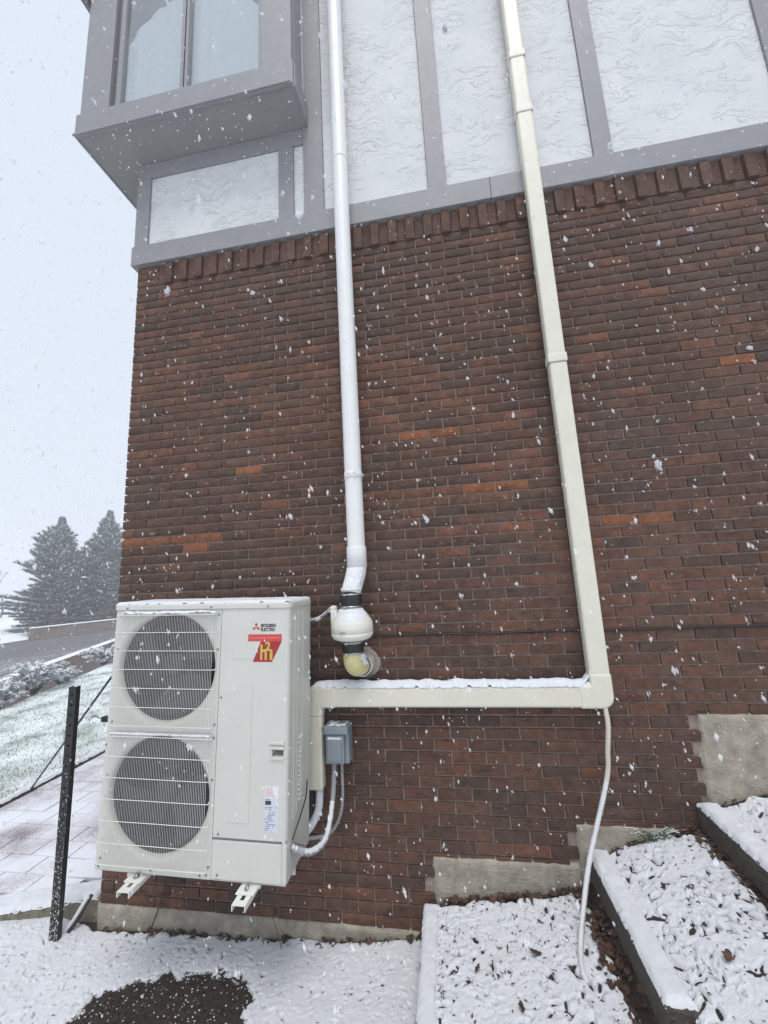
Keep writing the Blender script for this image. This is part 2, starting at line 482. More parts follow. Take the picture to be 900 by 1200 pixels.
def snow_pad(name, x0, x1, y0, y1, z, t, parent=None, res=0.006, seed=1, off=(0, 0, 0), rag=0.006, lump=0.25, zfun=None):
    """A thin lying layer of snow over a rectangle, rounded to nothing at ragged edges."""
    nx = max(4, int((x1 - x0) / res) + 1); ny = max(4, int((y1 - y0) / res) + 1)
    X, Y = np.meshgrid(np.linspace(x0, x1, nx), np.linspace(y0, y1, ny))
    e = np.minimum(np.minimum(X - x0, x1 - X), np.minimum(Y - y0, y1 - Y))
    e = e + rag * fbm(X * 45, Y * 45, seed, 3) - rag * 0.3
    h = np.clip(e / (t * 1.1), -0.4, 1)
    h = np.where(h > 0, np.sqrt(np.clip(1 - (1 - h) ** 2, 0, 1)), h)
    zz = z + (zfun(X, Y) if zfun else 0) + t * h * (1 + lump * fbm(X * 18, Y * 18, seed + 5, 4)) - 0.0015
    V = np.stack([X - off[0], Y - off[1], zz - off[2]], -1).reshape(-1, 3)
    return mesh_np(name, V, grid_faces(nx, ny), SNOW, parent)

def text_part(txt, name, size, loc, m, parent, sx=1.0, bold=0.0, align='LEFT', shear=0.0):
    """Flat lettering facing -Y, as a mesh a hair thick."""
    cu = bpy.data.curves.new(name, 'FONT')
    cu.body = txt; cu.size = size; cu.align_x = align; cu.offset = bold; cu.extrude = 0.0006; cu.shear = shear
    tmp = bpy.data.objects.new('tmp', cu)
    C.objects.link(tmp)
    dg = bpy.context.evaluated_depsgraph_get()
    me = bpy.data.meshes.new_from_object(tmp.evaluated_get(dg))
    C.objects.unlink(tmp); bpy.data.objects.remove(tmp)
    for v in me.vertices:
        x, y, z = v.co
        v.co = (x * sx, -z, y)
    me.materials.clear()
    me.name = name
    o = link(name, me, m, parent)
    o.location = loc
    return o

# ------------------------------------------------------------------ the brick house
house = empty('brick_house', (0, 0, 0), 'dark red brown brick house wall with white stucco and grey timber above', 'house')
wall = MB().box(0.012, 6.2, 0.012, 0.2, -0.3, 4.70).box(0.012, 0.2, 0.2, 4.0, -0.3, 4.70).build('brick_wall', MORTAR, house)

BH, BP, BZ0 = 0.0575, 4.48 / 66, 0.02
BL, BPX = 0.1935, 0.2033
HALF = (BPX - 0.01) / 2 - 0.0003
SHADES = [(0.105, 0.049, 0.038), (0.125, 0.057, 0.043), (0.090, 0.044, 0.035), (0.140, 0.064, 0.046),
          (0.078, 0.048, 0.041), (0.110, 0.060, 0.047), (0.058, 0.042, 0.038), (0.165, 0.074, 0.050),
          (0.068, 0.036, 0.030), (0.120, 0.068, 0.055), (0.29, 0.102, 0.052), (0.24, 0.088, 0.048),
          (0.046, 0.037, 0.036), (0.19, 0.080, 0.050)]
_mean = (0.122, 0.076, 0.062)
SHADES = [tuple(c * 0.55 + m_ * 0.45 for c, m_ in zip(sh, _mean)) if i not in (10, 11) else (sh[0] * 0.80, sh[1] * 0.92, sh[2] * 0.98) for i, sh in enumerate(SHADES)]
SHADES = [(a * 0.90, b_ * 0.81, c_ * 0.67) for a, b_, c_ in SHADES]
ORANGE = [(0.05, 2.37), (0.25, 2.38), (0.46, 2.37), (0.67, 2.37), (0.6, 2.3), (1.09, 2.84), (2.63, 2.57), (2.76, 2.58), (2.93, 2.59),
          (2.82, 2.3), (4.34, 3.23), (2.43, 2.96), (3.55, 2.32), (2.29, 2.95)]
WARM = [(1.18, 2.62), (1.3, 2.55), (2.52, 2.56), (2.99, 2.68), (2.89, 2.78), (2.0, 2.58), (1.85, 2.58), (3.61, 3.1), (4.08, 3.39),
        (2.83, 2.96), (2.94, 3.03), (3.49, 3.54), (0.75, 3.9), (1.07, 3.67), (0.96, 3.58), (3.19, 3.56), (2.7, 2.7), (3.0, 2.75), (2.2, 2.55), (0.05, 2.44)]
rb = random.Random(3)

def shade_for(x, z, x1):
    for ox, oz in ORANGE:
        if x - 0.01 <= ox <= x1 + 0.01 and abs(oz - z) < 0.034: return 10 + (rb.random() < 0.25)
    for ox, oz in WARM:
        if x - 0.01 <= ox <= x1 + 0.01 and abs(oz - z) < 0.034: return 13 if rb.random() < 0.7 else 7
    p = float(fbm(np.array([x * 0.9 + 3]), np.array([z * 1.5]), 11, 2)[0])
    u = rb.random()
    if u < 0.06: return 12
    if u < 0.12: return 6
    if u < 0.18: return 7
    if u < 0.195: return 13
    if p > 0.12: return rb.choice([1, 3, 3, 9, 7, 1, 5])
    if p < -0.12: return rb.choice([4, 2, 8, 6, 4, 0])
    return rb.choice([0, 1, 2, 3, 5, 8, 9, 4])

def brick_geo(lx, lz, dy, jit, rnd, cham=0.003):
    """box from (0,0,0): front face at y=0, chamfered rim, open back; 12 verts, 9 quads"""
    c = cham
    j = lambda: rnd.uniform(-jit, jit)
    fr = [(c + j(), j() * 0.8, c + j()), (lx - c + j(), j() * 0.8, c + j()), (lx - c + j(), j() * 0.8, lz - c + j()), (c + j(), j() * 0.8, lz - c + j())]
    ou = [(0, c, 0), (lx, c, 0), (lx, c, lz), (0, c, lz)]
    bk = [(0, dy, 0), (lx, dy, 0), (lx, dy, lz), (0, dy, lz)]
    v = fr + ou + bk
    f = [(0, 1, 2, 3)]
    for i in range(4):
        k = (i + 1) % 4
        f.append((4 + i, 4 + k, k, i)); f.append((8 + i, 8 + k, 4 + k, 4 + i))
    return v, f

bricks = []      # x, z, length, depth, shade
for k in range(66):
    z = BZ0 + k * BP
    odd = k % 2
    xs = [(0.0, HALF if odd else BL, BL if odd else HALF)]
    x = BPX / 2 if odd else BPX
    while x < 6.2:
        xs.append((x, BL, 0.020)); x += BPX
    for (x, L_, dep) in xs:
        zc = z + BH / 2; xc = x + L_ / 2
        top = 0.02 if xc < 2.17 else 0.405 if xc < 2.99 else 0.605 if xc < 3.665 else 1.18
        if zc < top - 0.02: continue
        bricks.append((x, z, L_, dep, shade_for(x, zc, x + L_)))
for k in range(3):                                                   # stretchers at the corner beside the soldier course
    z = 4.502 + k * 0.0625
    bricks.append((0.0, z, BL if k % 2 == 0 else HALF, HALF, rb.choice([1, 3, 9])))
    if k % 2: bricks.append((HALF + 0.01, z, HALF, 0.016, 5))

def seen_area(b):
    x, z, L_, dep, sh = b
    p = Vector((x + L_ / 2, 0, z + BH / 2)) - CAMLOC
    d = p.dot(FWD)
    if d < 0.2: return 0
    px = 450 + 450 * p.dot(RIGHT) / d; py = 600 + 450 * p.dot(DOWN) / d
    if not (8 < px < 892 and 5 < py < 1195): return 0
    if 95 < px < 385 and 690 < py < 1045: return 0
    if abs(x + L_ / 2 - 3.2) < 0.10 or abs(x + L_ / 2 - 1.8) < 0.12: return 0
    if 1.20 < z + BH / 2 < 1.40 and x < 3.3: return 0
    return L_ * BH / d ** 3
order = sorted(range(len(bricks)), key=lambda i: -seen_area(bricks[i]))
single = set(order[:300])

def color_attr(me, cols):
    a = me.attributes.new('bc', 'FLOAT_COLOR', 'POINT')
    a.data.foreach_set('color', np.asarray(cols, np.float32).ravel())

brick_cache = {}
RV, RF, RC = [], [], []
for i, (x, z, L_, dep, sh) in enumerate(bricks):
    py = rb.uniform(-0.0016, 0.0014)
    if i in single:
        key = (round(L_, 3), round(dep, 3), sh, rb.randint(0, 1))
        if key not in brick_cache:
            v, f = brick_geo(L_, BH, dep, 0.0009, rb)
            me = bpy.data.meshes.new('brick')
            me.from_pydata(v, [], f)
            color_attr(me, [(*SHADES[sh], 1)] * 12)
            me.materials.append(BRICK)
            brick_cache[key] = me
        o = bpy.data.objects.new('brick', brick_cache[key])
        o.location = (x, py, z)
        o.rotation_euler = (rb.uniform(-0.006, 0.006), rb.uniform(-0.004, 0.004), rb.uniform(-0.004, 0.004))
        C.objects.link(o); o.parent = wall
    else:
        v, f = brick_geo(L_, BH, dep, 0.0009, rb)
        base = len(RV)
        dz = rb.uniform(-0.0008, 0.0008)
        RV += [(x + a, py + b_, z + c_ + dz) for a, b_, c_ in v]
        RF += [tuple(q + base for q in ff) for ff in f]
        kf = rb.uniform(0.88, 1.12)
        RC += [(*[c * kf for c in SHADES[sh]], 1)] * 12
# the side wall round the corner
for k in range(66):
    z = BZ0 + k * BP
    y = (BL + 0.01) if k % 2 else (HALF + 0.01)
    while y < 4.0:
        v, f = brick_geo(BL, BH, 0.016, 0.0009, rb)
        base = len(RV)
        px = rb.uniform(-0.001, 0.001)
        RV += [(px + b_, y + a, z + c_) for a, b_, c_ in v]
        RF += [tuple(q + base for q in ff)[::-1] for ff in f]
        RC += [(*SHADES[rb.choice([0, 1, 2, 3, 5, 8, 9, 4, 6, 7])], 1)] * 12
        y += BPX
rest = mesh_np('distant_bricks', RV, RF, BRICK, wall, smooth=False)
color_attr(rest.data, RC)
rest['kind'] = 'stuff'

# soldier course under the grey band: every other brick stands proud
sol_cache = {}
x = 0.203; i = 0
while x < 5.6:
    sh = rb.choice([4, 5, 9, 2, 4, 0, 5])
    proud = i % 2
    key = (sh, proud)
    if key not in sol_cache:
        v, f = brick_geo(0.0625, 0.178 + 0.006 * proud, 0.05, 0.0009, rb, 0.002)
        me = bpy.data.meshes.new('soldier_brick'); me.from_pydata(v, [], f)
        color_attr(me, [(*SHADES[sh], 1)] * 12); me.materials.append(BRICK)
        sol_cache[key] = me
    o = bpy.data.objects.new('soldier_brick', sol_cache[key])
    o.location = (x, (-0.021 if proud else -0.001) + rb.uniform(-0.002, 0.002), 4.680 - 0.178 - 0.006 * proud)
    C.objects.link(o); o.parent = wall
    x += 0.0667; i += 1

# parged concrete foundation, stepping up with the ground
def parge(x0, x1, z0, z1, seed, proud=0.010, ragx=0.014, ragz=0.012):
    nx = int((x1 - x0) / 0.012) + 2; nz = max(4, int((z1 - z0) / 0.012) + 2)
    X, Z = np.meshgrid(np.linspace(x0, x1, nx), np.linspace(z0, z1, nz))
    e = np.minimum(np.minimum(X - x0, x1 - X) / 1.0, np.minimum(Z - z0 + 0.1, z1 - Z))
    Y = np.where(e < 0.001, 0.012, -proud) + 0.004 * fbm(X * 12, Z * 12, seed, 4)
    edge = np.exp(-np.clip(e, 0, 1) / 0.02)
    Xo = X + edge * ragx * fbm(Z * 14, X * 3, seed + 3, 3)
    Zo = Z + edge * ragz * fbm(X * 14, Z * 3, seed + 4, 3)
    V = np.stack([Xo, Y, Zo], -1).reshape(-1, 3)
    return mesh_np('concrete_footing', V, grid_faces(nx, nz)[:, ::-1], CONC, house)
parge(-0.012, 2.16, -0.35, 0.022, 31)
parge(2.18, 3.0, -0.1, 0.408, 32, ragx=0.02, proud=0.009)
parge(2.985, 3.66, 0.1, 0.606, 33, proud=0.012)
parge(3.685, 6.2, 0.3, 1.184, 34, ragx=0.03, proud=0.014)

# half-timbering
def board(x0, x1, z0, z1, y0=-0.013, y1=0.02, name='timber_board', m=GREYP, par=None):
    return MB().box(x0, x1, y0, y1, z0, z1, 0.002).build(name, m, par or house)
band = board(-0.042, 2.905, 4.692, 4.870, -0.034, 0.03, 'band_board')
board(2.908, 6.2, 4.692, 4.870, -0.0335, 0.03, 'band_board')
MB().box(-0.042, -0.018, 0.031, 4.0, 4.692, 4.870).build('band_board', GREYP, house)
snow_pad('snow_on_band', -0.03, 6.1, -0.033, 0.0028, 4.8695, 0.009, house, res=0.004, seed=5, rag=0.004)
board(-0.04, 0.085, 4.872, 5.560)
board(-0.04, 1.478, 5.562, 5.712)
board(1.265, 1.392, 4.872, 5.560)
board(1.480, 1.642, 4.872, 8.0, -0.0145)
for a, b_ in ((2.462, 2.596), (3.640, 3.766), (4.817, 4.95)):
    board(a, b_, 4.872, 8.0)
for a, b_, z0, z1 in ((0.087, 1.263, 4.872, 5.56), (1.394, 1.478, 4.872, 5.56), (1.644, 2.460, 4.872, 8.0), (2.598, 3.638, 4.872, 8.0), (3.768, 4.815, 4.872, 8.0), (4.952, 6.2, 4.872, 8.0)):
    MB().box(a, b_, 0.003, 0.05, z0, z1).build('stucco_panel', STUCCO, house)
MB().box(-0.03, 6.2, 0.06, 0.2, 4.705, 8.0).build('inner_wall', ROOM, house)
MB().box(-0.03, 0.02, 0.21, 4.0, 4.88, 5.70).build('stucco_panel', STUCCO, house)
MB().box(-0.36, 6.2, -0.30, 4.0, 8.003, 8.1).build('ceiling', GREYP, house)

# overhanging bay window
bay = MB().box(-0.355, 1.505, -0.294, -0.001, 5.716, 5.732).box(-0.355, -0.001, 0.0, 4.0, 5.716, 5.732).build('bay_window', SOFF, house)
def bpart(name, m, x0, x1, y0, y1, z0, z1, b=0.002):
    return MB().box(x0, x1, y0, y1, z0, z1, b).build(name, m, bay)
bpart('fascia', GREYP, -0.372, 1.517, -0.319, -0.296, 5.708, 5.925)
bpart('fascia', GREYP, -0.374, -0.356, -0.2955, 4.0, 5.709, 5.925)
bpart('fascia', GREYP, 1.507, 1.528, -0.2955, -0.015, 5.7085, 5.925)
bpart('drip_moulding', GREYP, -0.382, 1.50, -0.330, -0.3195, 5.712, 5.730)
bpart('corner_post', GREYP, -0.355, -0.085, -0.302, -0.24, 5.927, 8.0)
bpart('corner_post', GREYP, 1.255, 1.500, -0.302, -0.24, 5.927, 8.0)
bpart('side_board', GREYP, 1.486, 1.502, -0.238, -0.075, 5.927, 8.0)
bpart('side_strip', STUCCO, 1.484, 1.498, -0.073, -0.016, 5.927, 8.0)
bpart('side_wall', GREYP, -0.353, -0.335, -0.238, 4.0, 5.927, 8.0)
sill = bpart('sill', GREYP, -0.083, 1.253, -0.300, -0.24, 5.927, 5.962)
bpart('sash', BROWNP, -0.083, -0.045, -0.270, -0.235, 5.964, 7.9)
bpart('sash', GREYP, -0.043, 0.0, -0.285, -0.235, 5.964, 7.9)
bpart('mullion', GREYP, 0.548, 0.576, -0.290, -0.235, 5.964, 7.9)
bpart('mullion', BROWNP, 0.577, 0.588, -0.274, -0.235, 5.964, 7.9)
bpart('mullion', GREYP, 0.589, 0.612, -0.290, -0.235, 5.964, 7.9)
bpart('sash', GREYP, 1.225, 1.253, -0.285, -0.235, 5.964, 7.9)
for a, b_ in ((0.001, 0.547), (0.613, 1.224)):
    bpart('pane', GLASS, a, b_, -0.262, -0.258, 5.964, 7.9, 0)
MB().box(-0.33, 1.48, -0.02, -0.005, 5.734, 8.0).build('room_back', ROOM, bay)
# arched sheer curtain behind the panes
nx, nz = 160, 30
V = []
for j in range(nz):
    for i in range(nx):
        x = -0.04 + 1.28 * i / (nx - 1)
        u = (x - 0.6) / 0.66
        top = 6.44 + 0.66 * math.sqrt(max(0, 1 - u * u))
        z = 5.96 + (top - 5.96) * j / (nz - 1)
        V.append((x, -0.225 + 0.006 * math.sin(x * 45 + 0.9 * math.sin(x * 17)), z))
mesh_np('curtain', V, grid_faces(nx, nz), CURTAIN, bay)
# dark end of the eave above the bay
MB().prism([(-0.357, 7.10), (-0.357, 7.6), (-0.55, 7.6), (-0.50, 7.30)], -0.33, 0.6).build('eave', DARKBR, house)
snow_pad('snow_on_sill', -0.372, 1.50, -0.319, -0.303, 5.925, 0.006, bay, res=0.005, seed=8, rag=0.003)

# ------------------------------------------------------------------ outdoor heat pump unit (local: x right, y into the wall, z up)
UW, UD, UH = 1.05, 0.33, 1.338
unit = empty('outdoor_unit', (0.459, -0.545, 0.599), 'pale grey two fan outdoor heat pump mounted on the brick wall', 'heat pump')
unit.rotation_euler = (R(-0.47), R(1.33), R(0.7))
SEAM = 0.660
ZB, ZT = 0.0, 1.306

def rounded_xy(x0, x1, y0, y1, r, n=6, corners='all'):
    out = []
    for cx, cy, a0 in ((x1 - r, y0 + r, -90), (x1 - r, y1 - r, 0), (x0 + r, y1 - r, 90), (x0 + r, y0 + r, 180)):
        for k in range(n + 1):
            a = R(a0 + 90 * k / n)
            out.append((cx + r * math.cos(a), cy + r * math.sin(a)))
    return out

# casing: left side with its rounded front edge, back and floor pan
def side_skin(name, sgn, z0, z1, m, extra=None):
    """side sheet that turns round the front edge; sgn -1 left, +1 right"""
    r = 0.022; n = 8
    xe = 0.0 if sgn < 0 else UW
    prof = []
    for k in range(n + 1):
        a = R(90 * k / n)
        prof.append((xe - sgn * r + sgn * r * math.sin(a), r - r * math.cos(a)))
    prof.append((xe, UD))
    V, F = [], []
    for zz in (z0, z1):
        V += [(x, y, zz) for x, y in prof]
    q = len(prof)
    for k in range(q - 1):
        F.append((k, k + 1, q + k + 1, q + k))
    b = MB(); b.add(V, F, True)
    # inner thickness
    V2 = [(x - sgn * 0.0015, y + 0.0015 if y < 0.03 else y, z) for x, y, z in V]
    b.add(V2, [f[::-1] for f in F], True)
    return b
side_skin('casing', -1, 0.004, ZT, UNIT).box(0.002, UW - 0.002, UD - 0.004, UD, 0.004, ZT).box(0.004, UW - 0.004, 0.004, UD - 0.005, 0.0, 0.004).build('casing', UNIT, unit)
sp = side_skin('side_panel', 1, 0.004, ZT, UNIT).build('side_panel', UNIT, unit)
# pressed ribs and louvres on the right side
for y in (0.075, 0.118):
    MB().box(UW, UW + 0.004, y, y + 0.013, 0.25, ZT - 0.03, 0.0018).build('pressed_rib', UNIT, sp)
MB().box(UW, UW + 0.003, 0.2, 0.215, 0.3, ZT - 0.03, 0.0012).build('pressed_rib', UNIT, sp)
for k in range(14):
    z = 0.30 + k * 0.023
    b = MB()
    b.add([(UW + 0.0005, 0.145, z), (UW + 0.0005, 0.185, z + 0.010), (UW + 0.011, 0.147, z + 0.004), (UW + 0.011, 0.183, z + 0.013), (UW + 0.0005, 0.145, z + 0.014), (UW + 0.0005, 0.185, z + 0.024)],
          [(0, 1, 3, 2), (2, 3, 5, 4), (0, 2, 4), (1, 5, 3)])
    b.build('louvre', UNIT, sp)

# front fan panel with two round openings
FANX = 0.340
FANZ = (1.000, 0.362)
HOLE = 0.309
def plate_with_hole(x0, x1, z0, z1, cx, cz, r, y):
    angs = sorted(set([2 * math.pi * k / 72 for k in range(72)] + [math.atan2(zz - cz, xx - cx) % (2 * math.pi) for xx in (x0, x1) for zz in (z0, z1)]))
    inn, out = [], []
    for a in angs:
        c, s = math.cos(a), math.sin(a)
        tx = ((x1 - cx) if c > 0 else (x0 - cx)) / c if abs(c) > 1e-9 else 1e9
        tz = ((z1 - cz) if s > 0 else (z0 - cz)) / s if abs(s) > 1e-9 else 1e9
        t = min(tx, tz)
        inn.append((cx + r * c, y, cz + r * s)); out.append((cx + t * c, y, cz + t * s))
    n = len(angs)
    return inn + out, [(k, (k + 1) % n, n + (k + 1) % n, n + k) for k in range(n)]
fp = MB()
zmid = 0.681
for (z0, z1, cz) in ((zmid, ZT, FANZ[0]), (0.006, zmid, FANZ[1])):
    v, f = plate_with_hole(0.022, SEAM - 0.0015, z0, z1, FANX, cz, HOLE, 0.0)
    fp.add(v, f)
fp.box(SEAM - 0.004, SEAM - 0.0015, 0.0005, 0.02, 0.006, ZT)
panel = fp.build('fan_panel', UNIT, unit)
for cz in FANZ:
    MB().lathe([(HOLE, 0.0), (HOLE - 0.012, 0.002), (HOLE - 0.020, 0.008), (HOLE - 0.026, 0.020), (HOLE - 0.027, 0.030)], (FANX, 0, cz), 'y', 72).build('bell_mouth', UNIT, panel)
    MB().lathe([(HOLE - 0.0265, 0.0302), (HOLE - 0.0255, 0.19)], (FANX, 0, cz), 'y', 72).build('fan_shroud', DARKFAN, panel)
    fan = MB().lathe([(0.0, 0.052), (0.045, 0.054), (0.062, 0.062), (0.068, 0.08), (0.068, 0.13)], (FANX, 0, cz), 'y', 32).build('fan', DARKFAN, unit)
    for kb in range(3):
        a0 = R(120 * kb + (20 if cz > 0.7 else 65))
        V, F = [], []
        nr, na = 7, 9
        for i in range(nr):
            r = 0.055 + (0.270 - 0.055) * i / (nr - 1)
            for j in range(na):
                a = a0 + R(-18 * (i / (nr - 1)) ** 1.4) + R(88) * j / (na - 1) * (0.75 + 0.25 * i / (nr - 1))
                V.append((FANX + r * math.cos(a), 0.060 + 0.075 * j / (na - 1) - 0.02 * (i / (nr - 1)) * (1 - j / (na - 1)), cz + r * math.sin(a)))
        for i in range(nr - 1):
            for j in range(na - 1):
                q = i * na + j
                F.append((q, q + 1, q + na + 1, q + na))
        MB().add(V, F, True).build('fan_blade', DARKFAN, fan)
coil = MB().box(0.02, SEAM - 0.01, 0.20, 0.215, 0.02, 1.29)
coil.build('coil', FIN, unit)
MB().box(SEAM + 0.0, SEAM + 0.003, 0.02, 0.3, 0.02, 1.29).build('inner_divider', FIN, unit)

# wire grilles: fine uprights, stout cross wires, proud of the panel and returning to it
def grille(z0, z1):
    x0, x1 = 0.042, 0.640
    yp = -0.029
    g = MB()
    n = 63
    for k in range(n):
        x = x0 + 0.012 + (x1 - x0 - 0.024) * k / (n - 1)
        g.tube([(x, -0.002, z1), (x, yp + 0.008, z1 - 0.002), (x, yp, z1 - 0.010), (x, yp, z0 + 0.010), (x, yp + 0.008, z0 + 0.002), (x, -0.002, z0)], 0.0010, 4, cap=False, smooth=False)
    go = g.build('fan_grille', WIRE, unit)
    zs = [z1 - 0.008 - (z1 - z0 - 0.016) * k / 6 for k in range(7)]
    zs[0] = z1 - 0.012; zs[-1] = z0 + 0.012
    for zz in zs:
        w = MB()
        w.tube(catmull([(x0, -0.001, zz), (x0 + 0.002, yp * 0.6, zz), (x0 + 0.016, yp - 0.003, zz), (0.33, yp - 0.003, zz), (x1 - 0.016, yp - 0.003, zz), (x1 - 0.002, yp * 0.6, zz), (x1, -0.001, zz)], 4), 0.0020, 6)
        w.build('cross_wire', WIRE, go)
    for zz in (z1 + 0.0, z0 - 0.0):
        MB().tube([(x0 + 0.01, -0.018, zz), (x1 - 0.01, -0.012, zz)], 0.002, 6).build('cross_wire', WIRE, go)
    for xx in (x0 - 0.004, x1 + 0.004):
        for zz in (z1 - 0.015, (z0 + z1) / 2 + 0.1, z0 + 0.02):
            MB().lathe([(0.0, -0.0045), (0.005, -0.004), (0.0062, -0.001), (0.0062, 0.001)], (xx, 0, zz), 'y', 10).build('screw', STEEL, go)
    return go
ga = grille(0.696, 1.292)
gb = grille(0.038, 0.666)
for go, zz, sd in ((ga, 1.292, 3), (gb, 0.666, 4)):
    snow_pad('snow_on_grille', 0.048, 0.634, -0.027, -0.002, zz + 0.0005, 0.010 if sd == 3 else 0.004, go, res=0.004, seed=sd, rag=0.012, lump=0.5)

# service panel, lower skirt
svc = MB()
svc.box(SEAM + 0.0015, 0.966, 0.0, 0.004, 0.192, ZT).box(0.966, UW - 0.022, 0.0, 0.004, 0.192, 0.574).box(0.966, UW - 0.022, 0.0, 0.004, 0.610, ZT)
svc = svc.build('service_panel', UNIT, unit)
MB().box(SEAM + 0.0015, UW - 0.023, -0.0045, 0.006, 0.010, 0.180, 0.003).build('lower_cover', UNIT, unit)
MB().box(UW - 0.026, UW + 0.0025, -0.003, UD * 0.55, 0.006, 0.178, 0.012).build('lower_cover', UNIT, unit)
MB().box(SEAM + 0.001, UW - 0.002, 0.006, 0.012, 0.179, 0.194).build('gap_shade', INKGREY, unit)  # shade of the gap over the lower cover, put in as a grey strip
MB().box(SEAM - 0.0014, SEAM + 0.0014, 0.004, 0.008, 0.004, ZT).build('gap_shade', INKGREY, unit)  # grey strip colours in the shade inside the panel seam
# pressed outline on the panel
for (x0, x1, z0, z1) in ((0.72, 0.852, 1.045, 1.0492), (0.8475, 0.852, 0.262, 0.93), (0.735, 0.8475, 0.262, 0.2664)):
    MB().box(x0, x1, -0.0022, 0.001, z0, z1, 0.001).build('pressed_rib', UNIT, svc)
# hand hold
hh = MB().box(0.955, 1.034, -0.011, 0.006, 0.632, 0.646, 0.003).box(0.955, 1.034, -0.009, 0.006, 0.608, 0.622, 0.003).box(0.955, 1.034, -0.009, 0.006, 0.560, 0.572, 0.003).box(0.962, 0.968, -0.0048, 0.006, 0.575, 0.609, 0.002).build('hand_hold', UNIT, svc)
pk = MB()
pk.add([(0.966, 0.004, 0.574), (1.0285, 0.004, 0.574), (1.0285, 0.004, 0.610), (0.966, 0.004, 0.610), (0.970, 0.055, 0.578), (1.0265, 0.055, 0.578), (1.0265, 0.055, 0.632), (0.970, 0.055, 0.632)],
       [(0, 1, 5, 4), (1, 2, 6, 5), (2, 3, 7, 6), (3, 0, 4, 7), (4, 5, 6, 7)])
pk.build('hand_hold_pocket', UNIT, hh)
# lid
lid = MB()
V, F = [], []
lev = [(0.006, ZT + 0.001), (0.0075, ZT + 0.004), (0.0075, ZT + 0.024), (0.003, ZT + 0.031), (-0.010, ZT + 0.034)]
ringn = None
for e, z in lev:
    rr = rounded_xy(-e, UW + e, -e, UD + e, 0.03, 6)
    ringn = len(rr)
    V += [(x, y, z) for x, y in rr]
for i in range(len(lev) - 1):
    for k in range(ringn):
        F.append((i * ringn + k, i * ringn + (k + 1) % ringn, (i + 1) * ringn + (k + 1) % ringn, (i + 1) * ringn + k))
F.append(tuple((len(lev) - 1) * ringn + k for k in range(ringn))); F.append(tuple(range(ringn - 1, -1, -1)))
lid = lid.add(V, F).build('lid', UNIT, unit)
snow_pad('snow_on_lid', 0.0, UW, -0.001, UD, ZT + 0.0335, 0.013, lid, res=0.008, seed=12, rag=0.006, lump=0.2)
for xx in (0.085, 0.60, 0.93):
    MB().lathe([(0.0, -0.006), (0.004, -0.0055), (0.005, -0.002), (0.005, 0.002)], (xx, -0.008, ZT + 0.012), 'y', 10).build('screw', STEEL, lid)
for xx, zz in ((0.03, 0.022), (0.33, 0.022), (0.635, 0.022), (0.60, 0.018), (0.695, 0.03), (0.675, 0.85), (0.69, 0.206), (0.015, 0.6)):
    MB().lathe([(0.0, -0.004), (0.0045, -0.0035), (0.0058, -0.001), (0.0058, 0.001)], (xx, -0.0045 if xx > SEAM and zz < 0.18 else 0.0, zz), 'y', 10).build('screw', STEEL, unit)

# emblem, maker's lettering, sticker and rating label on the service panel
em = (0.862, -0.0008, 1.208)
def rhomb(cx, cz, a, s):
    w, h = s * 0.5, s * 0.866
    pts = [(0, 0), (-w, h), (0, 2 * h), (w, h)]
    c, s_ = math.cos(a), math.sin(a)
    return [(cx + x * c - z * s_, cz + x * s_ + z * c) for x, z in pts]
logo = MB()
for a in (0, R(120), R(-120)):
    p = rhomb(em[0], em[2], a, 0.0145)
    logo.add([(x, -0.0010, z) for x, z in p], [(0, 1, 2, 3)])
logo.build('diamond_emblem', LOGORED, svc)
text_part('MITSUBISHI', 'lettering', 0.0235, (0.888, -0.0008, 1.2085), INK, svc, 0.72, 0.0006)
text_part('ELECTRIC', 'lettering', 0.0235, (0.888, -0.0008, 1.1875), INK, svc, 0.80, 0.0006)
stk = MB().prism([(0.818, 1.135), (1.008, 1.135), (1.008, 1.171), (0.818, 1.171)], -0.0008, 0.0).build('sticker', RED, svc)
MB().prism([(0.848, 1.030), (0.955, 1.030), (1.008, 1.1345), (0.890, 1.1345)], -0.0008, 0.0).build('sticker', DARKRED, svc)
pr = random.Random(5)
b = MB()
xx = 0.828
while xx < 0.995:
    wd = pr.uniform(0.006, 0.013)
    b.add([(xx, -0.0011, 1.148), (xx + wd, -0.0011, 1.148), (xx + wd, -0.0011, 1.158), (xx, -0.0011, 1.158)], [(0, 1, 2, 3)])
    xx += wd + 0.003
o = b.build('sticker_print', BAND, stk); o['kind'] = 'stuff'
text_part('h', 'sticker_letter', 0.108, (0.886, -0.0012, 1.043), GOLD, stk, 0.80, 0.0022)
text_part('2', 'sticker_letter', 0.060, (0.917, -0.0014, 1.089), GOLD, stk, 0.95, 0.0022)
text_part('i', 'sticker_letter', 0.074, (0.940, -0.0012, 1.043), GOLD, stk, 1.30, 0.0022)

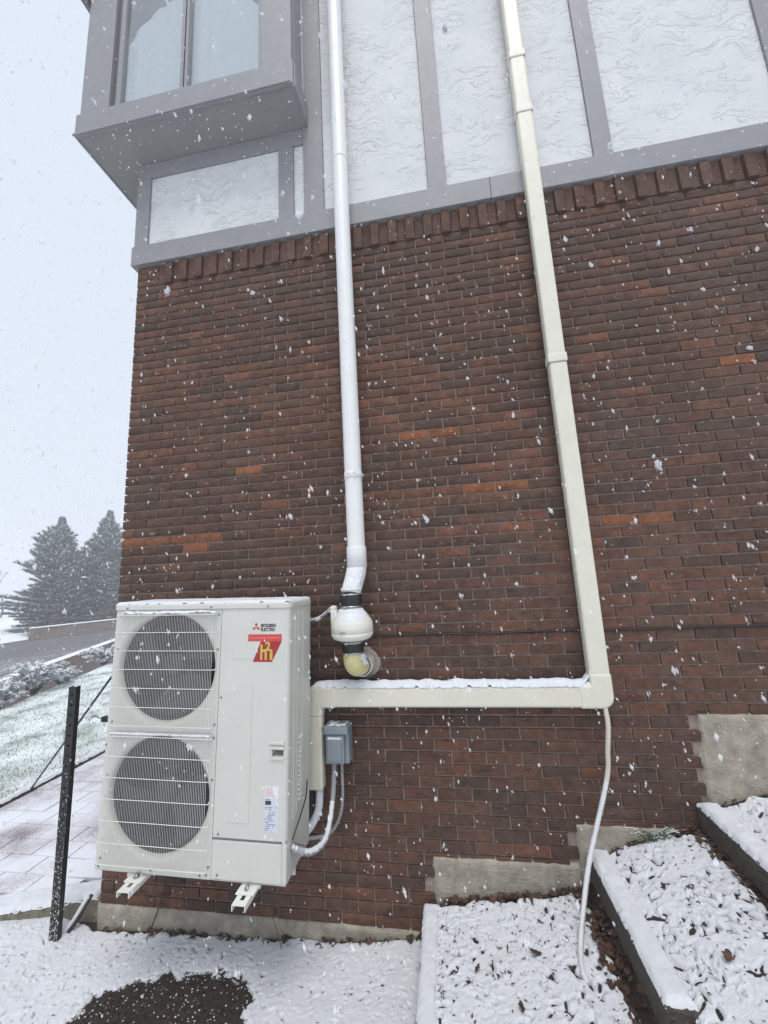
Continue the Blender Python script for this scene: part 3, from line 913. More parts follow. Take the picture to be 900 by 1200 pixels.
lab = MB().prism([(0.934, 0.382), (1.004, 0.382), (1.004, 0.436), (0.934, 0.436)], -0.0008, 0.0).build('warning_label', STICKW, svc)
rate = MB().prism([(0.934, 0.230), (1.004, 0.230), (1.004, 0.381), (0.934, 0.381)], -0.0008, 0.0).build('rating_label', STICKB, svc)
def print_rows(name, parent, m, x0, x1, z0, z1, rows, fill, seed):
    q = random.Random(seed); b = MB()
    for r_ in range(rows):
        z = z1 - (z1 - z0) * (r_ + 0.5) / rows
        h = (z1 - z0) / rows * 0.5
        x = x0; xe = x0 + (x1 - x0) * q.uniform(0.55, 1.0)
        while x < xe - 0.003:
            wd = min(q.uniform(0.002, 0.009), xe - x)
            if q.random() < fill:
                b.add([(x, -0.0011, z - h / 2), (x + wd, -0.0011, z - h / 2), (x + wd, -0.0011, z + h / 2), (x, -0.0011, z + h / 2)], [(0, 1, 2, 3)])
            x += wd + 0.0012
    o = b.build(name, m, parent); o['kind'] = 'stuff'
print_rows('label_print', lab, PINK, 0.938, 0.999, 0.386, 0.432, 7, 0.95, 1)
print_rows('label_print', rate, INKGREY, 0.937, 1.0, 0.252, 0.345, 11, 0.7, 2)
print_rows('label_print', rate, INKGREY, 0.937, 0.985, 0.234, 0.250, 2, 0.7, 3)
MB().prism([(0.936, 0.352), (0.967, 0.352), (0.967, 0.370), (0.936, 0.370)], -0.0012, -0.0008).build('label_block', INK, rate)
MB().prism([(0.937, 0.373), (0.960, 0.373), (0.960, 0.377), (0.937, 0.377)], -0.0012, -0.0008).build('label_block', INKGREY, rate)

# feet under the casing
for x in (0.20, 0.83):
    MB().box(x, x + 0.09, 0.0, UD, -0.016, 0.0).build('foot', UNIT, unit)

# ------------------------------------------------------------------ bracket arms carrying the unit
for x, lab_ in ((0.690, 'slotted white steel bracket arm under the fan side of the heat pump'), (1.290, 'slotted white steel bracket arm under the plain panel side of the heat pump')):
    zt = 0.582 if x < 1 else 0.566
    root = empty('bracket_arm', (x, 0, zt - 0.05), lab_, 'bracket', 'bracket arms under the heat pump')
    o0 = (x, 0, zt - 0.05)
    a = MB(o0)
    yf = -0.640
    # channel open below: two cheeks and a slotted top made from strips round the slots
    a.box(x, x + 0.004, yf, -0.004, zt - 0.026, zt)
    a.box(x + 0.064, x + 0.068, yf, -0.004, zt - 0.026, zt)
    a.box(x + 0.0042, x + 0.024, yf, -0.004, zt - 0.003, zt)
    a.box(x + 0.044, x + 0.0638, yf, -0.004, zt - 0.003, zt)
    for y0, y1 in ((yf, yf + 0.03), (yf + 0.075, yf + 0.09), (yf + 0.14, -0.004)):
        a.box(x + 0.0242, x + 0.0438, y0, y1, zt - 0.003, zt - 0.0002)
    a.build('arm', BRACKET, root)
    MB(o0).box(x - 0.012, x + 0.080, yf + 0.055, yf + 0.115, zt + 0.0005, zt + 0.006, 0.001).build('mounting_plate', BRACKET, root)
    MB(o0).lathe([(0.0, 0.018), (0.008, 0.016), (0.011, 0.008), (0.014, 0.006), (0.014, 0.0)], (x + 0.034, yf + 0.085, zt + 0.006), 'z', 12).build('bolt', STEEL, root)
    MB(o0).box(x + 0.014, x + 0.054, -0.014, -0.003, zt - 0.30, zt + 0.10).build('wall_plate', BRACKET, root)
    MB(o0).tube([(x + 0.034, -0.40, zt - 0.035), (x + 0.034, -0.02, zt - 0.27)], 0.012, 8).build('brace', BRACKET, root)

# ------------------------------------------------------------------ white vent pipe
PX, PY = 1.806, -0.102
vp = empty('vent_pipe', (1.82, PY, 1.94), 'tall white plastic vent pipe running up the brick wall', 'pipe')
o0 = (1.82, PY, 1.94)
MB(o0).tube([(1.820, PY, 2.16), (PX, PY, 4.8), (1.803, PY, 8.0)], 0.057, 28).build('pipe', PVCW, vp)
MB(o0).lathe([(0.0571, 2.08), (0.0635, 2.081), (0.0635, 2.215), (0.0615, 2.219), (0.0571, 2.220)], (1.8195, PY, 0), 'z', 28).build('socket', PVCW, vp)
MB(o0).tube(catmull([(1.8195, PY, 2.10), (1.817, PY - 0.008, 2.06), (1.806, PY - 0.035, 2.005), (1.796, PY - 0.063, 1.955), (1.793, PY - 0.073, 1.925)], 6), 0.0605, 28).build('offset_bend', PVCW, vp)
MB(o0).lathe([(0.0605, 1.944), (0.0655, 1.945), (0.0655, 1.962), (0.0605, 1.964)], (1.794, PY - 0.070, 0), 'z', 28).build('socket', PVCW, vp)
st = MB(o0).lathe([(0.0572, 2.668), (0.0605, 2.669), (0.0605, 2.712), (0.0572, 2.713)], (1.817, PY, 0), 'z', 28).build('strap', PVCW, vp)
for dx in (-0.022, 0.022):
    MB(o0).box(1.817 + dx - 0.011, 1.817 + dx + 0.011, PY - 0.066, PY - 0.052, 2.672, 2.709, 0.003).build('strap_lug', PVCW, st)
    MB(o0).lathe([(0, -0.004), (0.004, -0.003), (0.004, 0.002)], (1.817 + dx, PY - 0.066, 2.69), 'y', 8).build('screw', STEEL, st)
st = MB(o0).lathe([(0.0572, 5.19), (0.0600, 5.191), (0.0600, 5.212), (0.0572, 5.213)], (1.806, PY, 0), 'z', 28).build('strap', PVCW, vp)
# snow stuck on the face of the bend
def stuck_snow(name, fn, nu, nv, t, seed, par, off):
    V = []
    for j in range(nv):
        for i in range(nu):
            u, v = i / (nu - 1), j / (nv - 1)
            p, n = fn(u, v)
            e = min(u, 1 - u, v, 1 - v) * 6
            h = t * min(1, e) * (0.7 + 0.9 * float(fbm(np.array([u * 9.0 + seed]), np.array([v * 9.0]), seed, 3)[0])) - (0.004 if e < 0.35 else 0)
            V.append(Vector(p) + Vector(n) * h - Vector(off))
    return mesh_np(name, [tuple(q) for q in V], grid_faces(nu, nv), SNOW, par)
def bend_fn(u, v):
    path = [(1.8195, PY, 2.085), (1.806, PY - 0.035, 2.005), (1.794, PY - 0.070, 1.945)]
    q = Vector(path[0]).lerp(Vector(path[1]), v * 2) if v < 0.5 else Vector(path[1]).lerp(Vector(path[2]), v * 2 - 1)
    a = R(-165 + 150 * u)
    n = Vector((math.cos(a), math.sin(a), 0.15))
    return q + n * 0.061, n
stuck_snow('snow_on_bend', bend_fn, 30, 26, 0.006, 4, vp, o0)

# ------------------------------------------------------------------ inline fan below it
FX, FY = 1.7915, -0.176
o0 = (FX, FY, 1.44)
fan_t = empty('inline_fan', o0, 'round cream inline fan with black rubber couplings under the white pipe', 'fan')
hs = MB(o0).lathe([(0.054, 1.905), (0.054, 1.843), (0.066, 1.840), (0.098, 1.800), (0.120, 1.768), (0.1265, 1.752), (0.1275, 1.735), (0.1275, 1.702), (0.1255, 1.701), (0.1255, 1.697), (0.1275, 1.696), (0.125, 1.682), (0.112, 1.664), (0.085, 1.654), (0.056, 1.652), (0.054, 1.56)], (FX, FY, 0), 'z', 40).build('housing', IVORY, fan_t)
for z0, z1 in ((1.852, 1.922), (1.582, 1.640)):
    rc = MB(o0).lathe([(0.055, z0), (0.0625, z0 + 0.001), (0.0655, z0 + 0.006), (0.0655, z1 - 0.006), (0.0625, z1 - 0.001), (0.055, z1)], (FX, FY, 0), 'z', 28).build('rubber_coupling', RUBBER, fan_t)
    for zz in (z0 - 0.006, z1 - 0.004):
        MB(o0).lathe([(0.058, zz), (0.0672, zz + 0.0005), (0.0672, zz + 0.0095), (0.058, zz + 0.010)], (FX, FY, 0), 'z', 28).build('hose_clamp', CLAMP, rc)
        MB(o0).box(FX - 0.03, FX - 0.012, FY - 0.075, FY - 0.060, zz - 0.001, zz + 0.011, 0.002).build('clamp_screw', CLAMP, rc)
MB(o0).box(FX - 0.127, FX - 0.085, FY - 0.03, FY + 0.03, 1.70, 1.835, 0.012).build('wiring_box', IVORY, fan_t)
MB(o0).box(FX - 0.045, FX - 0.010, FY - 0.1290, FY - 0.1265, 1.706, 1.713).build('nameplate', INKGREY, fan_t)
def cone_fn(u, v):
    a = R(-200 + 220 * u); r = 0.062 + 0.062 * v; z = 1.842 - 0.083 * v - 0.010 * v * v
    n = Vector((math.cos(a) * 0.75, math.sin(a) * 0.75, 0.66))
    return Vector((FX + r * math.cos(a), FY + r * math.sin(a), z)), n
stuck_snow('snow_on_fan', cone_fn, 44, 16, 0.010, 9, fan_t, o0)
el = MB(o0).tube(catmull([(FX, FY, 1.585), (FX, FY, 1.545), (FX + 0.003, FY + 0.012, 1.512), (FX + 0.012, FY + 0.045, 1.492), (FX + 0.024, FY + 0.10, 1.485), (FX + 0.034, -0.004, 1.483)], 6), 0.0585, 28).build('elbow', YELLOW, fan_t)
MB(o0).lathe([(0.0585, -0.095), (0.066, -0.094), (0.069, -0.05), (0.069, -0.004)], (FX + 0.030, 0, 1.485), 'y', 28).build('wall_socket', mat('clear_pvc', (0.50, 0.49, 0.46), 0.4), el)
MB(o0).lathe([(0.066, -0.012), (0.085, -0.008), (0.10, 0.004)], (FX + 0.034, 0, 1.484), 'y', 20).build('mortar_collar', CONC, el)
# snow clinging to the right of the elbow
def elb_fn(u, v):
    a = R(-75 + 85 * u)
    q = Vector((FX + 0.004 + 0.012 * v, FY + 0.01 + 0.045 * v, 1.565 - 0.085 * v))
    n = Vector((math.cos(a), math.sin(a), 0.25))
    return q + n * 0.058, n
stuck_snow('snow_on_elbow', elb_fn, 12, 16, 0.010, 15, fan_t, o0)

# wiring whip from the fan, behind the heat pump
wh = MB().tube(catmull([(1.40, -0.115, 1.748), (1.497, -0.12, 1.764), (1.556, -0.135, 1.775), (1.618, -0.15, 1.808), (1.655, -0.165, 1.838), (1.690, -0.172, 1.838)], 8), 0.0085, 12)
whip = wh.build('cable_whip', CONDUIT)
tag(whip, 'short grey cable whip from the inline fan to behind the heat pump', 'cable')
MB().tube([(1.553, -0.134, 1.774), (1.582, -0.142, 1.787)], 0.0125, 12).build('tape_wrap', STICKW, whip)
MB().tube(catmull([(1.45, -0.117, 1.764), (1.556, -0.135, 1.783), (1.618, -0.15, 1.816), (1.655, -0.165, 1.846)], 8), 0.0065, 8).build('snow_on_whip', SNOW, whip)
MB().lathe([(0.0, 0.018), (0.014, 0.016), (0.022, 0.008), (0.024, 0.0), (0.02, -0.008)], (1.678, -0.172, 1.842), 'z', 14).build('cable_gland', IVORY, whip)

# ------------------------------------------------------------------ cream line-set cover
o0 = (3.19, -0.058, 1.24)
cov = empty('pipe_cover', o0, 'cream plastic pipe cover running down the wall then left to the heat pump', 'pipe cover')
Y0, Y1 = -0.026, -0.098
MB(o0).box(3.135, 3.245, Y1, Y0, 1.40, 3.330, 0.020).build('vertical_duct', CREAM, cov)
MB(o0).box(3.133, 3.243, Y1, Y0, 3.33, 5.305, 0.020).build('vertical_duct', CREAM, cov)
MB(o0).box(3.132, 3.242, Y1, Y0, 5.305, 8.0, 0.020).build('vertical_duct', CREAM, cov)
MB(o0).box(1.62, 3.09, Y1, Y0, 1.2405, 1.3595, 0.020).build('horizontal_duct', CREAM, cov)
MB(o0).box(1.441, 1.558, Y1, Y0, 0.772, 1.20, 0.020).build('vertical_duct', CREAM, cov)
for zc in (3.355, 5.32, 5.82):
    cp = MB(o0).box(3.128, 3.249, Y1 - 0.004, Y0, zc - 0.032, zc + 0.032, 0.014).build('coupling', CREAM, cov)
    MB(o0).box(3.1315, 3.2455, Y1 - 0.002, Y0, zc - 0.0345, zc - 0.031, 0.0).build('gap_shade', INKGREY, cp)  # shade line at the coupling's lower edge, drawn as a dark strip
def arc(cx, cz, r, a0, a1, n=8):
    return [(cx + r * math.cos(R(a0 + (a1 - a0) * k / n)), cz + r * math.sin(R(a0 + (a1 - a0) * k / n))) for k in range(n + 1)]
def elbow_part(poly):
    b = MB(o0).prism(poly, Y1 - 0.004, Y0)
    o = b.build('elbow', CREAM, cov)
    mod = o.modifiers.new('bev', 'BEVEL'); mod.width = 0.016; mod.segments = 4; mod.limit_method = 'ANGLE'; mod.angle_limit = R(50)
    return o
elbow_part([(3.065, 1.236)] + arc(3.185, 1.300, 0.064, -90, 0) + [(3.249, 1.425), (3.131, 1.425), (3.131, 1.364), (3.065, 1.364)])
elbow_part([(1.65, 1.364)] + arc(1.511, 1.290, 0.074, 90, 180) + [(1.437, 1.185), (1.562, 1.185), (1.562, 1.236), (1.65, 1.236)])
snow_pad('snow_on_duct', 1.50, 3.135, Y1 - 0.002, Y0 - 0.001, 1.3595, 0.034, cov, res=0.006, seed=21, off=o0, rag=0.010, lump=0.4)
stuck = MB(o0)
sk = random.Random(4)
for k in range(60):
    x = sk.uniform(1.7, 3.2); z = 1.362 - abs(sk.gauss(0, 0.012)); s = sk.uniform(0.002, 0.006)
    stuck.add([(x - s, Y1 - 0.001, z), (x, Y1 - 0.004, z - s), (x + s, Y1 - 0.001, z), (x, Y1 - 0.004, z + s), (x, Y1 - 0.006, z)], [(0, 1, 4), (1, 2, 4), (2, 3, 4), (3, 0, 4)])
o = stuck.build('snow_specks', SNOW, cov); o['kind'] = 'stuff'
# snow piled in the angle of the elbow
def heap_fn(u, v):
    x = 3.085 + 0.05 * u; y = Y1 + 0.004 + 0.06 * v
    return Vector((x, y, 1.372 + 0.045 * u * u)), Vector((0, 0, 1))
stuck_snow('snow_in_elbow', heap_fn, 14, 14, 0.012, 25, cov, o0)

# ------------------------------------------------------------------ drain hose
hose_path = [(3.197, -0.085, 1.245), (3.196, -0.095, 1.15), (3.178, -0.092, 1.02), (3.168, -0.085, 0.92), (3.128, -0.10, 0.81), (3.060, -0.12, 0.65), (2.996, -0.16, 0.521), (2.927, -0.24, 0.385), (2.862, -0.36, 0.300), (2.838, -0.455, 0.285), (2.845, -0.50, 0.272)]
drain = MB((3.19, -0.08, 1.24)).tube(catmull(hose_path, 8), 0.0125, 14).build('drain_hose', HOSE)
drain.location = (3.19, -0.08, 1.24)
tag(drain, 'thin cream drain hose hanging from the pipe cover elbow onto the snow', 'hose')
hp = catmull(hose_path, 8)[28:]
MB((3.19, -0.08, 1.24)).tube([p + Vector((0.0, -0.004, 0.006)) for p in hp], [0.0085 + 0.004 * random.Random(i).random() for i in range(len(hp))], 10).build('snow_on_hose', SNOW, drain)

# ------------------------------------------------------------------ disconnect box and conduits
o0 = (1.65, -0.02, 0.92)
dbx = empty('disconnect_box', o0, 'small grey metal electrical disconnect box beside the cream cover', 'electrical box')
MB(o0).box(1.590, 1.725, -0.088, -0.006, 0.925, 1.128, 0.004).build('body', BOXGREY, dbx)
MB(o0).box(1.578, 1.728, -0.128, -0.010, 1.098, 1.142, 0.008).build('hood', BOXGREY, dbx)
cv = MB(o0).box(1.586, 1.700, -0.118, -0.089, 0.932, 1.094, 0.008).build('cover', BOXGREY, dbx)
MB(o0).box(1.600, 1.686, -0.127, -0.117, 0.945, 1.075, 0.006).build('cover_boss', BOXGREY, cv)
snow_pad('snow_on_cover', 1.600, 1.686, -0.126, -0.112, 1.074, 0.010, dbx, res=0.003, seed=44, off=o0, rag=0.004)
snow_pad('snow_on_hood', 1.583, 1.724, -0.122, -0.015, 1.141, 0.003, dbx, res=0.004, seed=45, off=o0, rag=0.03, lump=0.8)
c1p = [(1.625, -0.075, 0.93), (1.625, -0.085, 0.86), (1.628, -0.12, 0.78), (1.640, -0.22, 0.70), (1.640, -0.33, 0.655), (1.600, -0.43, 0.665), (1.545, -0.470, 0.700), (1.52, -0.476, 0.712)]
cd1 = MB().tube(catmull(c1p, 10), 0.0145, 14).build('conduit', CONDUIT)
tag(cd1, 'thick grey conduit with snow on it, entering the side of the heat pump', 'conduit')
MB().tube([(1.523, -0.475, 0.711), (1.570, -0.458, 0.688)], 0.0205, 14).build('fitting', CLAMP, cd1)
MB().tube([(1.556, -0.463, 0.694), (1.572, -0.457, 0.687)], 0.024, 8).build('lock_nut', CLAMP, cd1)
cs = catmull(c1p, 10)
MB().tube([p + Vector((0, -0.004, 0.007)) for p in cs[24:]], [0.010 + 0.005 * random.Random(i).random() for i in range(len(cs[24:]))], 10).build('snow_on_conduit', SNOW, cd1)
cd2 = MB().tube(catmull([(1.672, -0.070, 0.93), (1.672, -0.072, 0.86), (1.672, -0.075, 0.74), (1.655, -0.08, 0.64), (1.60, -0.085, 0.555), (1.52, -0.09, 0.525), (1.40, -0.10, 0.515)], 10), 0.0095, 12).build('conduit', CONDUIT)
tag(cd2, 'thin grey conduit dropping from the box and bending behind the heat pump', 'conduit')
ins = MB().tube(catmull([(1.525, -0.062, 0.80), (1.525, -0.064, 0.72), (1.510, -0.07, 0.64), (1.455, -0.09, 0.56), (1.38, -0.13, 0.53)], 10), 0.023, 14).build('insulated_line', INSUL)
tag(ins, 'white insulated refrigerant line coming out of the lower end of the cream cover', 'pipe')
ins2 = MB().tube(catmull([(1.475, -0.062, 0.80), (1.472, -0.066, 0.70), (1.46, -0.075, 0.62), (1.41, -0.10, 0.55)], 8), 0.015, 12).build('insulated_line', CABLE)
tag(ins2, 'black sleeved refrigerant line beside the white one behind the heat pump', 'pipe')
wl = MB().tube(catmull([(1.5185, -0.47, 0.74), (1.53, -0.40, 0.80), (1.53, -0.30, 0.86), (1.50, -0.2, 0.93)], 6), 0.0035, 6).build('control_wire', CABLE)
tag(wl, 'thin black control wire running up the side of the heat pump', 'wire')

# black cable stapled along the wall
cpts = [(1.86, -0.008, 1.650)] + [(1.9 + 0.25 * i, -0.007, 1.647 + 0.004 * math.sin(i * 1.7)) for i in range(18)]
cb = MB().tube(catmull(cpts, 3), 0.0055, 8).build('wall_cable', CABLE)
tag(cb, 'thin black cable stapled straight across the brick wall behind the pipes', 'cable')

# ------------------------------------------------------------------ ground: soil, leaf lumps and the snow on them
def line_z(xs, zs):
    return lambda X: np.interp(X, xs, zs)
lower_z = line_z([-6, -1.0, -0.6, -0.3, 0.0, 0.5, 1.1, 1.6, 2.12], [0.0, -0.02, -0.035, -0.055, -0.12, -0.095, -0.09, -0.065, -0.015])
t1_z = line_z([2.1, 2.2, 2.42, 2.84, 3.0, 3.05], [0.12, 0.165, 0.20, 0.262, 0.285, 0.36])
t2_z = line_z([3.0, 3.10, 3.36, 3.54, 3.62, 3.7], [0.34, 0.455, 0.545, 0.59, 0.60, 0.66])
t3_z = line_z([3.6, 3.70, 3.85, 4.0, 6.2], [0.6, 0.70, 0.765, 0.79, 0.95])

PATCH_POLY = [(0.36, -0.60), (0.40, -0.44), (0.52, -0.335), (0.72, -0.265), (1.0, -0.232), (1.2, -0.27), (1.262, -0.36), (1.275, -0.47), (1.27, -0.62), (1.0, -0.72), (0.6, -0.72)]
def poly_sd(X, Y, poly):
    """signed distance, positive inside"""
    d = np.full(X.shape, 1e9); inside = np.zeros(X.shape, bool)
    n = len(poly)
    for i in range(n):
        x1, y1 = poly[i]; x2, y2 = poly[(i + 1) % n]
        ex, ey = x2 - x1, y2 - y1
        t = np.clip(((X - x1) * ex + (Y - y1) * ey) / (ex * ex + ey * ey), 0, 1)
        d = np.minimum(d, np.hypot(X - x1 - t * ex, Y - y1 - t * ey))
        c = ((y1 > Y) != (y2 > Y)) & (X < (x2 - x1) * (Y - y1) / (y2 - y1 + 1e-12) + x1)
        inside ^= c
    return np.where(inside, d, -d)

def ground_patch(tagname, x0, x1, y0, y1, zf, slope, res, seed, nleaf, lsize, lheight, thick, bare=None, wallgap=0.03, gap=None, gaps=1.0, slit=0.52):
    nx = int((x1 - x0) / res) + 1; ny = int((y1 - y0) / res) + 1
    gx = np.linspace(x0, x1, nx); gy = np.linspace(y0, y1, ny)
    X, Y = np.meshgrid(gx, gy)
    base = zf(X) + slope * (-Y) + 0.012 * fbm(X * 3, Y * 3, seed, 3)
    soil = base + 0.004 * fbm(X * 40, Y * 40, seed + 1, 3)
    T = thick * (1 + 0.30 * fbm(X * 9, Y * 9, seed + 2, 4)) + 0.0025 * fbm(X * 38, Y * 38, seed + 3, 3) + 0.0025 * fbm(X * 100, Y * 80, seed + 13, 2)
    bump = np.zeros_like(X)
    for ang_, sd_ in ((0.5, 31), (-0.7, 32), (1.5, 33)):        # slits where stalks and leaf edges break the cover
        u_ = X * math.cos(ang_) + Y * math.sin(ang_); v_ = -X * math.sin(ang_) + Y * math.cos(ang_)
        hn = fbm(u_ * 26, v_ * 75, seed + sd_, 2) + 0.35 * fbm(X * 6, Y * 6, seed + sd_ + 5, 2)
        T = T - thick * 3.2 * np.clip((hn - slit) / 0.22, 0, 1)
    q = random.Random(seed)
    for k in range(nleaf):
        cx = q.uniform(x0, x1); cy = q.uniform(y0, y1); a = q.uniform(0, 2 * math.pi)
        L_ = lsize * q.uniform(0.6, 1.5); W_ = L_ * q.uniform(0.4, 0.7); hh = lheight * q.uniform(0.4, 1.4)
        rr = L_ * 1.25
        i0 = max(0, int((cx - rr - x0) / res)); i1 = min(nx, int((cx + rr - x0) / res) + 2)
        j0 = max(0, int((cy - rr - y0) / res)); j1 = min(ny, int((cy + rr - y0) / res) + 2)
        if i1 - i0 < 2 or j1 - j0 < 2: continue
        xs = X[j0:j1, i0:i1] - cx; ys = Y[j0:j1, i0:i1] - cy
        u = (xs * math.cos(a) + ys * math.sin(a)) / L_
        v = (-xs * math.sin(a) + ys * math.cos(a)) / W_
        dd = u * u + v * v
        lift = hh * np.clip(1 - dd, 0, 1) ** 0.6 * np.clip(0.45 + 0.55 * v, 0, 1)
        bump[j0:j1, i0:i1] = np.maximum(bump[j0:j1, i0:i1], lift)
        # the lee of the lifted edge stays open
        if q.random() < 0.75 * gaps * (0.35 + 2.0 * float(vnoise(np.array([cx * 5]), np.array([cy * 5]), seed + 41)[0])):
            e = np.exp(-((v - 1.15) / q.uniform(0.16, 0.5)) ** 2 - ((u - q.uniform(-0.4, 0.4)) / q.uniform(0.2, 0.75)) ** 2)
            T[j0:j1, i0:i1] -= thick * 2.6 * q.uniform(0.6, 1.2) * e
    S = base + bump + T
    soil = soil + bump * 0.2
    if bare is not None:
        sd = poly_sd(X, Y, bare) + 0.05 * fbm(X * 14, Y * 14, seed + 9, 4) + 0.03 * fbm(X * 60, Y * 60, seed + 19, 3)
        S = S - np.clip(sd * 0.9 + 0.004, 0, 0.045)
        soil = soil + np.where(sd > 0, 0.006 * fbm(X * 60, Y * 60, seed + 8, 3), 0)
    if wallgap:
        wd = -Y - wallgap * (1 + 0.9 * fbm(X * 9, Y * 2, seed + 6, 4))
        S = S - np.clip(-wd * 1.2, 0, 0.05)
    if gap is not None:      # dry strip sheltered by the next timber
        gd = X - gap * 1.0 + 0.03 * fbm(X * 10, Y * 10, seed + 7, 4)
        S = S - np.clip(gd * 1.2, 0, 0.08)
    S = np.where(S < soil - 0.012, soil - 0.012, S)
    f = grid_faces(nx, ny)
    so = mesh_np('soil', np.stack([X, Y, soil], -1).reshape(-1, 3), f, SOIL)
    so['kind'] = 'structure'
    sn = mesh_np('snow_cover', np.stack([X, Y, S], -1).reshape(-1, 3), f, SNOW)
    tag(sn, tagname, 'snow', kind='stuff')
    return X, Y, S, soil

GND = []
GND.append(ground_patch('thin rough snow on the lowest ground below the heat pump', -1.7, 2.118, -1.0, 0.06, lower_z, 0.06, 0.0050, 61, 900, 0.017, 0.006, 0.014, PATCH_POLY, 0.03, None, 0.6, 0.52))
GND.append(ground_patch('leaf lumped snow on the terrace between the two lower timbers', 2.195, 3.045, -1.0, 0.004, t1_z, 0.02, 0.0040, 62, 380, 0.026, 0.0045, 0.015, None, 0.045, 2.955, 0.9, 0.44))
GND.append(ground_patch('leaf lumped snow on the terrace below the highest timber', 3.115, 3.63, -1.2, 0.004, t2_z, -0.02, 0.0040, 63, 300, 0.026, 0.004, 0.016, None, 0.04, 3.575, 0.8, 0.44))
GND.append(ground_patch('leaf lumped snow on the top terrace under the concrete', 3.70, 4.6, -1.2, 0.004, t3_z, 0.0, 0.005, 64, 400, 0.026, 0.004, 0.016, None, 0.045, None, 0.8, 0.45))

def zsurf(i, x, y, snow=True):
    X, Y, S, so = GND[i]
    a = int(np.clip(round((x - X[0, 0]) / (X[0, 1] - X[0, 0])), 0, X.shape[1] - 1))
    b_ = int(np.clip(round((y - Y[0, 0]) / (Y[1, 0] - Y[0, 0])), 0, X.shape[0] - 1))
    return float(max(S[b_, a], so[b_, a]) if snow else so[b_, a])

# yard beyond the near strip, out to where the photographer stands
gx = np.arange(-1.7, 6.21, 0.08); gy = np.arange(-7.0, -0.95, 0.08)
X, Y = np.meshgrid(gx, gy)
Z = np.interp(X, [-1.7, 0, 2.0, 2.25, 3.0, 3.2, 3.6, 3.8, 6.2], [-0.13, -0.06, -0.01, 0.18, 0.27, 0.46, 0.55, 0.72, 0.9]) + np.clip(-Y - 1, 0, 3) * 0.08 + 0.03 * fbm(X * 2, Y * 2, 71, 4)
edge = (gy < -6.9)
yard = mesh_np('snowy_yard', np.stack([X, Y, Z - 0.01], -1).reshape(-1, 3), grid_faces(len(gx), len(gy)), SNOW)
yard['kind'] = 'structure'
gx = np.linspace(-2.14, -1.69, 8); gy = np.linspace(-7.0, -0.52, 80)
X, Y = np.meshgrid(gx, gy)
Z = -0.02 + 0.06 * np.clip(-Y - 1, 0, 3) * (X + 2.14) / 0.45 * 0.5 + 0.012 * fbm(X * 3, Y * 3, 72, 3)
mesh_np('snowy_yard', np.stack([X, Y, Z], -1).reshape(-1, 3), grid_faces(8, 80), SNOW)['kind'] = 'structure'
MB().box(-1.69, 6.2, -7.0, -0.99, -1.1, -0.22).build('yard_earth', SOIL)['kind'] = 'structure'

# landscape timbers
def timber(x0, x1, y0, y1, z0, z1, label, seed, snow_t=0.024, end='square'):
    o0 = ((x0 + x1) / 2, y0, z0)
    root = empty('landscape_timber', o0, label, 'timber', 'landscape timbers edging the terraces')
    b = MB(o0); b.box(x0, x1, y0, y1, z0, z1, 0.014)
    b.build('timber', WOOD, root)
    snow_pad('snow_cap', x0 + 0.001, x1 - 0.001, y0 + 0.004, y1, z1 - 0.001, snow_t, root, 0.005, seed, o0, 0.008, 0.25)
    return root
timber(2.112, 2.208, -1.6, -0.022, 0.04, 0.168, 'snow capped timber edging the lowest terrace, nearest the heat pump', 81)
timber(3.028, 3.138, -0.79, -0.004, 0.345, 0.478, 'snow capped timber with its dark sawn end showing, below the drain hose', 82)
timber(3.612, 3.722, -1.7, -0.006, 0.60, 0.728, 'snow capped timber highest on the slope, under the concrete block of foundation', 83)
# earth bank under timber two and three
MB().box(3.04, 3.125, -0.80, -0.005, -0.1, 0.344).build('earth_bank', SOIL)['kind'] = 'structure'
MB().box(3.622, 3.71, -1.5, -0.007, 0.1, 0.599).build('earth_bank', SOIL)['kind'] = 'structure'
MB().box(2.122, 2.20, -1.5, -0.023, -0.2, 0.039).build('earth_bank', SOIL)['kind'] = 'structure'

# dead leaves: curled blades
def leaf_geo(x, y, z, s, rz, tx, ty, rnd):
    pts = []
    n = 7
    for i in range(n):
        t = i / (n - 1)
        w = s * 0.38 * math.sin(math.pi * min(1, t * 0.93 + 0.04)) * (1 + 0.3 * math.sin(t * 16))
        for k in (-1, 0, 1):
            pts.append(Vector((s * (t - 0.5), k * w, s * 0.16 * (abs(k) * 1.0 + (t - 0.5) ** 2 * 2 * rnd))))
    M = Matrix.Translation((x, y, z)) @ Matrix.Rotation(rz, 4, 'Z') @ Matrix.Rotation(tx, 4, 'X') @ Matrix.Rotation(ty, 4, 'Y')
    f = []
    for i in range(n - 1):
        for k in range(2):
            a = i * 3 + k
            f.append((a, a + 1, a + 4, a + 3))
    return [M @ p for p in pts], f
lr = random.Random(12)
for i, (x, y, s, g, lab_) in enumerate([
        (2.658, -0.372, 0.050, 1, 'brown dead leaf upright in the snow at the middle of the lowest terrace'),
        (2.39, -0.43, 0.036, 1, 'small brown dead leaf in the snow near the lowest timber'),
        (2.55, -0.60, 0.04, 1, 'brown dead leaf at the near edge of the lowest terrace'),
        (3.369, -0.348, 0.042, 2, 'brown dead leaf in the middle of the second terrace'),
        (3.32, -0.66, 0.042, 2, 'dark dead leaf beside the sawn end of the timber')]):
    v, f = leaf_geo(0, 0, 0, s, lr.uniform(0, 6), lr.uniform(-0.5, 0.9), lr.uniform(-0.5, 0.2), 1)
    o = MB().add(v, f, True).build('dead_leaf', LEAF)
    o.location = (x, y, zsurf(g, x, y) + 0.010)
    tag(o, lab_, 'leaf', 'single dead leaves lying on the snow')
b = MB()
